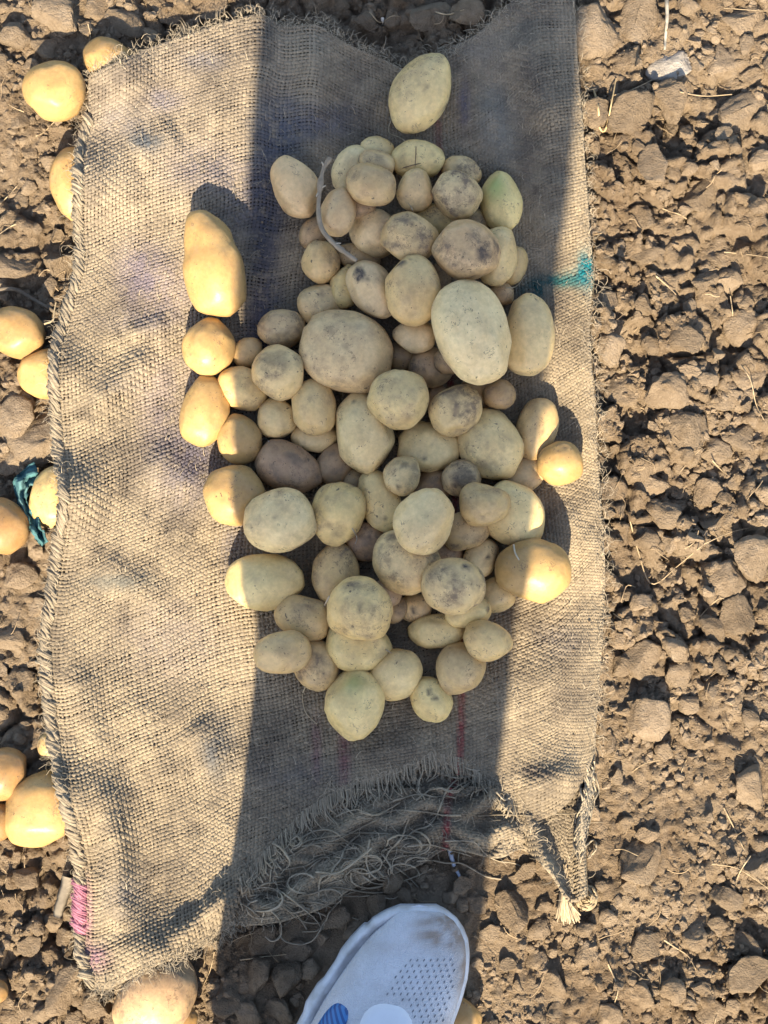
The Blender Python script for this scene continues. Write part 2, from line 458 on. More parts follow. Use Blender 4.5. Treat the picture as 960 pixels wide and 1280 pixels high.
STAINS_CREASE_SHADE = [ # px, py, rx, ry, colour, strength; real stains, plus shade painted into creases and dents
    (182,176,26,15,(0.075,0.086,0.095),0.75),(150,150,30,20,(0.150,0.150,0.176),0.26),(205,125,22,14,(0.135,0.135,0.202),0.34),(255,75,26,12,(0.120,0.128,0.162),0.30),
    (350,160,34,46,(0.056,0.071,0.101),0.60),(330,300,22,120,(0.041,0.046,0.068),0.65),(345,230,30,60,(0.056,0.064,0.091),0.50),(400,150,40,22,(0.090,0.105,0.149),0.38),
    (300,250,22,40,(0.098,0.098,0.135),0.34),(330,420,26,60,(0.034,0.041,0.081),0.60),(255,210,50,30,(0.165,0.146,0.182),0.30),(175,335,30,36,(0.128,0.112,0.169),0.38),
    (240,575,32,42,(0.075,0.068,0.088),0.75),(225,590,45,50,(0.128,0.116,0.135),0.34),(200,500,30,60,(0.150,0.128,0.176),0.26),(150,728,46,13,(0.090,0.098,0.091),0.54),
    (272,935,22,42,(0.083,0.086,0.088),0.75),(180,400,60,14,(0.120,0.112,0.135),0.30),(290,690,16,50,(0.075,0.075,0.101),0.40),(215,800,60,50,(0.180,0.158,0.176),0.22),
    (205,360,46,40,(0.150,0.128,0.182),0.30),(250,470,20,40,(0.135,0.112,0.149),0.26),(155,480,26,12,(0.105,0.098,0.105),0.30),  # last entry paints the shade of a fold crease
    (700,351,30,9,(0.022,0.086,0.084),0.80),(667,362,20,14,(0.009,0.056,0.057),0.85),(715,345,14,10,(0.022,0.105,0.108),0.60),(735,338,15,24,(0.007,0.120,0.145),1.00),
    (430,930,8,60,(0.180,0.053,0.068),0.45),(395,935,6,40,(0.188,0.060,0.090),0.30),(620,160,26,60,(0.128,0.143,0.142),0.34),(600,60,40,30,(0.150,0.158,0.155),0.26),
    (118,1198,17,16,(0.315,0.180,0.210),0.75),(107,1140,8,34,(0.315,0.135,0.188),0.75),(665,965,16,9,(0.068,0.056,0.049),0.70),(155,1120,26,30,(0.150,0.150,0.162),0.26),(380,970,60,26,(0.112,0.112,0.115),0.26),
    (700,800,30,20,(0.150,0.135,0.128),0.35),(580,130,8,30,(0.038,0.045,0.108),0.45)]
RED = np.array([(545,-30),(545,100),(548,180),(560,400),(572,700),(577,800),(577,900),(574,960),(560,1000),(556,1080)], float)

def cloth_col(px, py, seed=0):
    n = fbm(px / 55, py / 55, 0, 4, 51 + seed)[..., None]; n2 = fbm(px / 14, py / 14, 0, 3, 61 + seed)[..., None]
    a = np.array([0.270, 0.218, 0.147]); b = np.array([0.136, 0.111, 0.081])
    k = np.clip(0.42 - 0.9 * n - 0.5 * n2, 0, 1)
    c = a * (1 - k) + b * k
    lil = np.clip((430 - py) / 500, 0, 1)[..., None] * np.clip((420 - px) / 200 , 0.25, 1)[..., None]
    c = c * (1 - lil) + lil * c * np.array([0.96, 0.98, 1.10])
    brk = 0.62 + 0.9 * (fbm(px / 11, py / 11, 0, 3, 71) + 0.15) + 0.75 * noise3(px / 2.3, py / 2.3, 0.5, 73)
    for x, y, rx, ry, col, s in STAINS_CREASE_SHADE:
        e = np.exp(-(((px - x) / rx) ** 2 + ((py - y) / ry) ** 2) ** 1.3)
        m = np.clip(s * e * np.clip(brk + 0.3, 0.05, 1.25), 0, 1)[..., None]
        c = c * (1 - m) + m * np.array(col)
    rx = np.interp(py, RED[:, 1], RED[:, 0])
    fade = np.interp(py, [-30, 130, 200, 860, 900, 1090], [0.05, 0.4, 0.6, 0.75, 0.75, 0.6])
    m = (np.clip(1.5 - np.abs(px - rx) / 4.2, 0, 1) * fade * (0.75 + 0.5 * fbm(px / 6, py / 10, 0, 2, 77)))
    m = np.clip(m, 0, 1)[..., None]
    return c * (1 - m) + m * np.array([0.20, 0.016, 0.028])

def weave(prefix, fpos, fz, nu, nv, valid_warp, valid_weft, parent, seed, wid=1.0):
    """real crossing threads. fpos(U,V)->px; fz(px,py)->z. Returns two meshes"""
    out = []
    for kind in (0, 1):                           # 0 = warp (runs along v), 1 = weft (runs along u)
        nt_, nc = (nu, nv) if kind == 0 else (nv, nu)
        seg = nc * 2
        ti = np.arange(nt_)[:, None]; s = np.arange(seg + 1)[None, :] / 2.0      # crossing coordinate
        jit = 0.22 * noise3(ti * 7.3, s / 9, 0.5, seed + kind) + 0.16 * noise3(ti * 3.1, s / 40, 2.5, seed + 5 + kind)
        tt = (ti + 0.5 + jit) / nt_
        ss = np.clip((s + 0.12 * noise3(s * 5, ti / 6, 1.0, seed + 8)) / nc, 0, 1) + 0 * tt
        if kind == 0: U, V = tt, ss
        else: U, V = ss, tt
        U = np.clip(U + 0.006 * fbm(V * 5, U * 3, 0, 2, seed + 3), 0, 1); V = np.clip(V + 0.006 * fbm(U * 4, V * 4, 1, 2, seed + 4), 0, 1)
        pp = fpos(U, V); px, py = pp[..., 0], pp[..., 1]
        amp = 0.00075
        ph = np.cos(math.pi * (s - 0.5 + ti + (0 if kind == 0 else 1)))
        z = fz(px, py) + amp * ph
        pos = P(px, py, z)
        tang = np.gradient(pos, axis=1); tang /= np.linalg.norm(tang, axis=2)[..., None] + 1e-12
        nrm_up = np.array([0, 0, 1.0])
        side = np.cross(tang, nrm_up); side /= np.linalg.norm(side, axis=2)[..., None] + 1e-12
        pitch = 4.8 * SC
        w = pitch * 0.40 * wid * (1 + 0.34 * noise3(ti * 1.7, s / 3.3, 0, seed + 20 + kind) + 0.34 * noise3(ti * 5.1, 0.5, s / 60, seed + 22))
        w = w * (0.9 if kind == 0 else 1.0)
        h = 0.00075
        a = pos - side * w[..., None] - np.array([0, 0, h]); b = pos; c = pos + side * w[..., None] - np.array([0, 0, h])
        verts = np.stack([a, b, c], 2)            # nt, seg+1, 3, xyz
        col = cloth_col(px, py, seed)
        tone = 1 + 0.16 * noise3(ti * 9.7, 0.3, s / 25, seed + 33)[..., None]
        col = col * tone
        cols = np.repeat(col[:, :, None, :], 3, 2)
        ok = (valid_warp if kind == 0 else valid_weft)(px, py, ti + 0 * s)
        okseg = ok[:, :-1] & ok[:, 1:]
        base = (np.arange(nt_)[:, None] * (seg + 1) + np.arange(seg)[None, :]) * 3
        base = base[okseg]
        f = np.concatenate([np.stack([base + k, base + k + 1, base + 4 + k, base + 3 + k], -1) for k in (0, 1)])
        used = np.zeros(nt_ * (seg + 1) * 3, bool); used[f.ravel()] = True
        remap = np.cumsum(used) - 1
        me = mesh_np(prefix + ('_warp' if kind == 0 else '_weft'), verts.reshape(-1, 3)[used], remap[f], M_JUTE, True, cols.reshape(-1, 3)[used])
        out.append(link('warp_threads' if kind == 0 else 'weft_threads', me, parent, kind='stuff'))
    return out

def fray_y(px):
    return np.where((px < 290) | (px > 655), 1e9, np.interp(px, FRAY[:, 0], FRAY[:, 1]))

sack = empty('burlap_sack', P(440, 640, 0), label='worn brown burlap sack spread flat on the soil under the potato heap', category='sack')
sack_inv = np.array(sack.location)

def parent_keep(o, par):
    o.parent = par
    o.matrix_parent_inverse = Matrix.Translation(-Vector(par.location))

fm = lambda U, V: coons(TOP, LEFT, RIGHT, BOTTOM, U, V)
rj = RNG.uniform(-4, 4, 400); rj2 = RNG.uniform(2, 26, 400)
for o in weave('sack', fm, cloth_z, 140, 246,
               lambda px, py, ti: py < fray_y(px) + rj2[ti.astype(int) % 400],
               lambda px, py, ti: py < fray_y(px) + 5 * noise3(px / 7, ti, 0, 3), None, 100):
    parent_keep(o, sack)

def layer_sheet(name, fpos, fz, nu, nv, dz, valid, par, mat, tint):
    u, v = np.meshgrid(np.linspace(0, 1, nu), np.linspace(0, 1, nv))
    pp = fpos(u, v); px, py = pp[..., 0], pp[..., 1]
    pos = P(px, py, fz(px, py) - dz)
    id_ = np.arange(nu * nv).reshape(nv, nu)
    f = np.stack([id_[:-1, :-1], id_[1:, :-1], id_[1:, 1:], id_[:-1, 1:]], -1).reshape(-1, 4)
    ok = valid(px, py).ravel(); f = f[ok[f].all(1)]
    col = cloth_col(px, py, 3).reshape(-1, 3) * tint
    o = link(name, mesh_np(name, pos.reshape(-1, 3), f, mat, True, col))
    parent_keep(o, par); return o
# the rear ply of the bag, seen through the gaps of the weave; dark tint is dirt plus painted gap shade
layer_sheet('rear_ply', fm, cloth_z, 150, 250, 0.0034, lambda px, py: py < fray_y(px) + 3, sack, M_JUTE, np.array([0.42, 0.38, 0.34]))

# mouth of the sack: second layer, ruffled
fmm = lambda U, V: coons(M_TOP, M_LEFT, M_RIGHT, M_BOTTOM, U, V)
MFOLDS = [([(296,1112),(345,1084),(400,1050),(450,1030),(500,1016),(560,1010),(615,1006)], 9, .017), ([(320,1136),(400,1098),(455,1064),(520,1046),(600,1040),(645,1046)], 9, .015),
          ([(470,998),(540,984),(600,990),(640,1010)], 7, .011), ([(330,1100),(380,1080),(430,1066),(470,1076)], 6, .010), ([(560,1062),(610,1066),(650,1056),(688,1086)], 7, .008)]
def mouth_z(px, py):
    px = np.asarray(px, float); py = np.asarray(py, float)
    bx = np.array(M_BOTTOM, float); by = np.interp(px, bx[:, 0], bx[:, 1])
    d = by - py                                   # distance up from the lower hem
    ruf = 0.0035 * fbm(px / 40, py / 22, 3, 3, 88)
    for path, w_, am in MFOLDS:
        pth = spline(path, 120)
        dd = np.min(np.hypot(px[..., None] - pth[:, 0] - 3 * np.sin(pth[:, 1] / 6), py[..., None] - pth[:, 1] - 9 * np.sin(pth[:, 0] / 13.5 + am * 900)), -1)
        ruf = ruf + am * np.exp(-(dd / w_) ** 2) * (.75 + .5 * fbm(px / 30, py / 30, 6, 2, 89))
    z = 0.017 + ruf + 0.003 * np.sin(px / 9.0 + 3 * fbm(px / 40, py / 40, 0, 2, 83)) * np.exp(-np.abs(d) / 40)
    z = np.minimum(z, np.where(py < fray_y(px) - 6, cloth_z(px, py) - 0.005, 9))
    hid = np.clip((fray_y(px) - py) / 30, 0, 1)
    # right strip stays flat and low below the folded rim
    r = np.clip((px - 640) / 40, 0, 1)
    z = z * (1 - r) + r * (0.008 + 0.35 * ruf + 0.013 * np.exp(-((px - 728) / 9) ** 2) + 0.021 * np.exp(-((px - 652 - (py - 1010) * 0.42) / 13) ** 2))
    z = np.minimum(z, np.where(py < 985, cloth_z(px, py) - 0.006, 9))
    return np.maximum(z, 0.001)
for o in weave('mouth', fmm, mouth_z, 92, 44, lambda px, py, ti: px > -1e9, lambda px, py, ti: px > -1e9, None, 300):
    parent_keep(o, sack)
layer_sheet('mouth_ply', fmm, mouth_z, 110, 60, 0.003, lambda px, py: px > 0, sack, M_JUTE, np.array([0.8, 0.77, 0.73]))

# whip-stitched hem along the left side, every stitch a piece of its own
hem_path = arc_resample([(x + 1, y) for x, y in LEFT[1:]], 172)
hem = empty('hem', P(*hem_path[80], 0.0)); parent_keep(hem, sack); bpy.context.view_layer.update()
def stitch_mesh(k):
    j = Join(); r = np.random.default_rng(k)
    for q in range(3):                            # a stitch is a few loose plies of jute
        o = (q - 1) * 0.0011
        pts = [(0.0052 + r.normal(0, .0007), o - .001, -.0015), (0.0040, o - .0006 + r.normal(0, .0004), .0012), (0.0, o + .0008, .0030 + r.normal(0, .0006)), (-.0040, o + .0020, .0010), (-.0048 + r.normal(0, .0006), o + .0026, -.0025)]
        v, f = tube(spline(pts, 9), np.array([.0007, .0010, .00105, .0011, .0011, .0011, .001, .001, .0008]) * r.uniform(.8, 1.15), 5)
        t = r.uniform(.65, 1.15); j.add(v, f, np.array([[.245 * t, .203 * t, .144 * t]]))
    return j.mesh('stitch', M_JUTE)
st_meshes = [stitch_mesh(k) for k in range(6)]
pink = [stitch_mesh(50 + k) for k in range(2)]
for m_ in pink:
    at = m_.color_attributes['Col'].data
    for d_ in at: q_ = random.uniform(.6, 1.1); d_.color = (0.36 * q_, 0.15 * q_, 0.20 * q_, 1)
tan_h = np.gradient(hem_path, axis=0)
for i, (x, y) in enumerate(hem_path):
    z = float(cloth_z(x + 6, y)) - 0.0005
    is_pink = 1108 < y < 1172
    o = bpy.data.objects.new('stitch', (pink[i % 2] if is_pink else st_meshes[random.randrange(6)]))
    COL.objects.link(o)
    p = P(x, y, z); o.location = Vector(p) - hem.location * 1.0
    o.parent = hem; o.location = Vector(p); o.matrix_parent_inverse = Matrix.Translation(-Vector(hem.matrix_world.translation))
    a = math.atan2(-tan_h[i, 1], tan_h[i, 0])     # world angle of travel down the hem
    o.rotation_euler = (random.uniform(-.15, .15), random.uniform(-.15, .15), a + math.pi / 2 + random.uniform(-.3, .3) - 0.45)
    s = random.uniform(0.82, 1.12); o.scale = (s, s * random.uniform(.9, 1.2), s)

# ------------------------------------------------------------------ fibres: fuzz, frayed ends, tassel
JC = np.array([0.29, 0.242, 0.172])
def fuzz(n, sampler, lmin, lmax, seed):
    r = np.random.default_rng(seed); J = Join()
    px, py, z = sampler(r, n)
    k = 4
    ang = r.uniform(0, 2 * math.pi, n); L = r.uniform(lmin, lmax, n); up = r.uniform(.05, .55, n); curl = r.normal(0, 1.6, n)
    base = P(px, py, z)
    t = np.linspace(0, 1, k)
    a = ang[:, None] + curl[:, None] * t[None]
    dx = np.cumsum(np.cos(a) * (L / k)[:, None], 1); dy = np.cumsum(np.sin(a) * (L / k)[:, None], 1)
    pts = np.stack([base[:, 0, None] + dx, base[:, 1, None] + dy, base[:, 2, None] + (up * L)[:, None] * np.sin(t * 2.4)[None]], -1)
    w = 0.00013 * r.uniform(.7, 1.6, n)[:, None] * (1 - 0.6 * t)[None]
    sx = -np.sin(a) * w; sy = np.cos(a) * w
    l = pts + np.stack([sx, sy, 0 * sx], -1); rr = pts - np.stack([sx, sy, 0 * sx], -1)
    v = np.stack([l, rr], 2).reshape(-1, 3)
    b = (np.arange(n)[:, None] * k + np.arange(k - 1)[None]).ravel() * 2
    f = np.stack([b, b + 1, b + 3, b + 2], -1)
    c = JC * r.uniform(.7, 1.35, n)[:, None]
    return mesh_np('fuzz', v, f, M_FIBRE, True, np.repeat(c, k * 2, 0))
def samp_sack(r, n):
    pp = fm(r.uniform(0, 1, n), r.uniform(0, 1, n)); px, py = pp[:, 0], pp[:, 1]
    py = np.minimum(py, fray_y(px) - 2)
    return px, py, cloth_z(px, py) + .0004
def samp_edge(r, n):
    e = np.concatenate([arc_resample(TOP, 300), arc_resample(RIGHT, 300), arc_resample(LEFT, 300), arc_resample(BOTTOM[:5], 150), FRAY[1:]])
    q = e[r.integers(0, len(e), n)] + r.normal(0, 4, (n, 2))
    return q[:, 0], q[:, 1], cloth_z(q[:, 0], q[:, 1]) + .0003
def samp_mouth(r, n):
    pp = fmm(r.uniform(0, 1, n), r.uniform(.2, 1, n)); px, py = pp[:, 0], pp[:, 1]
    return px, py, mouth_z(px, py) + .0004
for nm, n, s, a, b, sd in (('surface', 5200, samp_sack, .003, .010, 1), ('edge', 4600, samp_edge, .003, .011, 2), ('mouth', 1300, samp_mouth, .004, .014, 3)):
    parent_keep(link('fuzz', fuzz(n, s, a, b, sd), kind='stuff'), sack)

def strand(path, r0, n=26, wob=1.2, seed=0, colk=1.0, zf=None, lift=0.001, plies=1):
    """a loose jute strand following px path, resting on what is below"""
    r = np.random.default_rng(seed); J = Join()
    for q in range(plies):
        p = spline(path, n)
        p = p + np.cumsum(r.normal(0, wob * .35, p.shape), 0) * np.linspace(.2, 1, n)[:, None] + r.normal(0, .25, p.shape)
        z = (zf(p[:, 0], p[:, 1]) if zf else 0) + lift + .0035 * np.abs(np.sin(np.linspace(0, 3.1, n) + r.uniform(-.5, .5))) * r.uniform(.2, 1.3)
        v, f = tube(P(p[:, 0], p[:, 1], z), r0 * r.uniform(.7, 1.1) * np.linspace(1, .6, n), 4)
        J.add(v, f, (JC * colk * r.uniform(.75, 1.15))[None])
    return J
def under_z(px, py):
    w = P(px, py, 0.006)
    g = ground_z(w[..., 0], w[..., 1])
    bx = np.array(M_BOTTOM, float); by = np.interp(px, bx[:, 0], bx[:, 1])
    return np.where((py < by) & (px > 300) & (px < 735), np.maximum(mouth_z(px, py), g), g)
J = Join(); r = np.random.default_rng(77)
for i in range(330):                               # short frayed warp ends along the torn rim
    x = r.uniform(296, 645); y = float(np.interp(x, FRAY[:, 0], FRAY[:, 1]))
    L = r.uniform(8, 30); a = r.normal(0.30, .22); cu = r.normal(0, .5)
    p = [(x, y - 8), (x + L * .3 * math.sin(a), y + L * .35), (x + L * .6 * math.sin(a + cu * .5), y + L * .7), (x + L * .8 * math.sin(a + cu), y + L * .95)]
    pp = spline(p, 9); t = np.linspace(0, 1, 9)
    z0 = cloth_z(np.full(9, x), np.full(9, y - 4)); z1 = under_z(pp[:, 0], pp[:, 1]) + .002
    z = z0 * (1 - t) ** 2 + z1 * (1 - (1 - t) ** 2) + .002 * np.sin(t * 3.1) * r.uniform(0, 1.5)
    v, f = tube(P(pp[:, 0], pp[:, 1], z), 0.00062 * r.uniform(.6, 1.25) * np.linspace(1, .7, 9), 4)
    J.add(v, f, (JC * r.uniform(.65, 1.15))[None])
for i in range(34):                                # tangle of loose weft in the mouth
    x = r.uniform(310, 600); yb = float(np.interp(x, [p[0] for p in M_BOTTOM], [p[1] for p in M_BOTTOM])); yt = float(np.interp(x, FRAY[:, 0], FRAY[:, 1]))
    y = r.uniform(yt + 8, yb + 6); L = r.uniform(50, 150); a = r.normal(-.40, .16)
    n = 6; pts = [(x, y)]
    for q in range(n):
        a += r.normal(0, .30); pts.append((pts[-1][0] + L / n * math.cos(a), pts[-1][1] + L / n * math.sin(a)))
    pp = spline(pts, 20); z = under_z(pp[:, 0], pp[:, 1]) + .0008 + .003 * np.abs(noise3(np.arange(20) / 5, i, 0, 4))
    v, f = tube(P(pp[:, 0], pp[:, 1], z), 0.0007 * r.uniform(.6, 1.2), 4)
    J.add(v, f, (JC * r.uniform(.6, 1.1))[None])
parent_keep(link('frayed_threads', J.mesh('frayed_threads', M_FIBRE), kind='stuff'), sack)
LOOPS = [[(455,1080),(452,1092),(462,1102),(480,1106),(490,1092),(492,1076),(508,1070)], [(462,1050),(458,1080),(470,1098),(486,1100),(488,1084),(478,1066),(492,1058)],
         [(330,1140),(327,1160),(338,1176),(350,1170),(350,1152),(338,1136)], [(350,1150),(352,1172),(370,1180),(390,1176),(402,1158),(408,1145)],
         [(345,1110),(372,1130),(392,1148),(404,1162)], [(404,1160),(412,1140),(424,1128)], [(378,1165),(392,1164),(404,1160)],
         [(540,948),(528,965),(522,985),(530,1000)],[(545,952),(555,968),(575,972),(600,968),(618,978)],[(575,955),(590,962),(606,960),(618,950)],
         [(520,1000),(545,985),(570,990),(590,978)],[(330,1050),(350,1060),(362,1078),(352,1092)],[(365,1050),(372,1046),(376,1054),(368,1060),(362,1054)],
         [(395,1090),(420,1092),(440,1080),(462,1062)],[(398,1120),(402,1096),(430,1092)],[(300,1128),(318,1140),(330,1150)],[(420,1020),(445,1012),(470,1018),(500,1002)],
         [(620,990),(632,1000),(640,992),(630,984)],[(600,948),(618,962),(640,975)],[(728,1060),(742,1050),(744,1062),(736,1070)]]
r = np.random.default_rng(31)
for i in range(13):                                # curls hanging out of the torn mouth
    x = r.uniform(315, 520); yb = float(np.interp(x, [p[0] for p in M_BOTTOM], [p[1] for p in M_BOTTOM])); y = yb + r.uniform(-38, 6)
    R_ = r.uniform(6, 19); a0 = r.uniform(0, 6.28); sp = r.uniform(2.6, 5.2) * r.choice([-1, 1])
    LOOPS.append([(x + R_ * (1 + .25 * t) * math.cos(a0 + sp * t) * 1.15 + 8 * t, y + R_ * .8 * math.sin(a0 + sp * t)) for t in np.linspace(0, 1, 7)])
for i, p in enumerate(LOOPS):
    me = strand(p, 0.00075, 26, .8, 200 + i, 1.1, under_z, .002, 2).mesh('loose_strand', M_FIBRE)
    parent_keep(link('loose_strand', me), sack)
# tassel at the corner and the coiled end of the hem beside it
Jt = Join(); r = np.random.default_rng(5)
for i in range(90):
    q = r.uniform(-1, 1)
    p = [(706 + r.normal(0, 2), 1088 + r.uniform(-8, 8)), (706 + q * 4, 1108), (707 + q * 8, 1128), (711 + q * 15 + r.normal(0, 1.5), 1148 + r.normal(0, 4))]
    pp = spline(p, 9); w = P(pp[:, 0], pp[:, 1], .01)
    z = np.maximum(ground_z(w[:, 0], w[:, 1]) + .001, 0.004) + .009 * (1 - q * q) * r.uniform(.3, 1) * np.array([.9, 1, 1, .95, .85, .75, .6, .45, .3])
    v, f = tube(P(pp[:, 0], pp[:, 1], z), .0005, 4); Jt.add(v, f, (np.array([.42, .33, .215]) * r.uniform(.75, 1.2))[None])
parent_keep(link('tassel', Jt.mesh('tassel', M_FIBRE)), sack)
Jt = Join()
for i in range(120):                               # rope-like twisted rim running down to the tassel, and its coil
    t0 = r.uniform(0, .8); path = arc_resample([(738,955),(735,1000),(726,1040),(724,1070),(722,1100)], 40)
    k = int(t0 * 30); seg = path[k:k + 10] + r.normal(0, 3.2, 2) + np.array([[np.sin(q * .6 + i) * 2.5, 0] for q in range(10)])
    z = mouth_z(seg[:, 0], seg[:, 1]) + .003 + .004 * np.abs(np.cos(np.arange(10) * .6 + i))
    v, f = tube(P(seg[:, 0], seg[:, 1], z), .0007 * r.uniform(.6, 1.1), 4); Jt.add(v, f, (JC * r.uniform(.75, 1.2))[None])
parent_keep(link('twisted_rim', Jt.mesh('twisted_rim', M_FIBRE)), sack)
Jt = Join()
for i in range(70):
    a = np.linspace(0, 2.2, 10) + r.uniform(0, 6.28); R = r.uniform(4, 17)
    x = 733 + R * .85 * np.cos(a); y = 1122 + R * np.sin(a)
    w = P(x, y, .01); z = ground_z(w[:, 0], w[:, 1]) + .003 + .009 * math.sqrt(max(0, 1 - (R / 18) ** 2)) + r.normal(0, .0006, 10)
    v, f = tube(P(x, y, z), .0007 * r.uniform(.6, 1.1), 4); Jt.add(v, f, (JC * np.array([1.05, .98, .85]) * r.uniform(.75, 1.2))[None])
parent_keep(link('hem_coil', Jt.mesh('hem_coil', M_FIBRE)), sack)

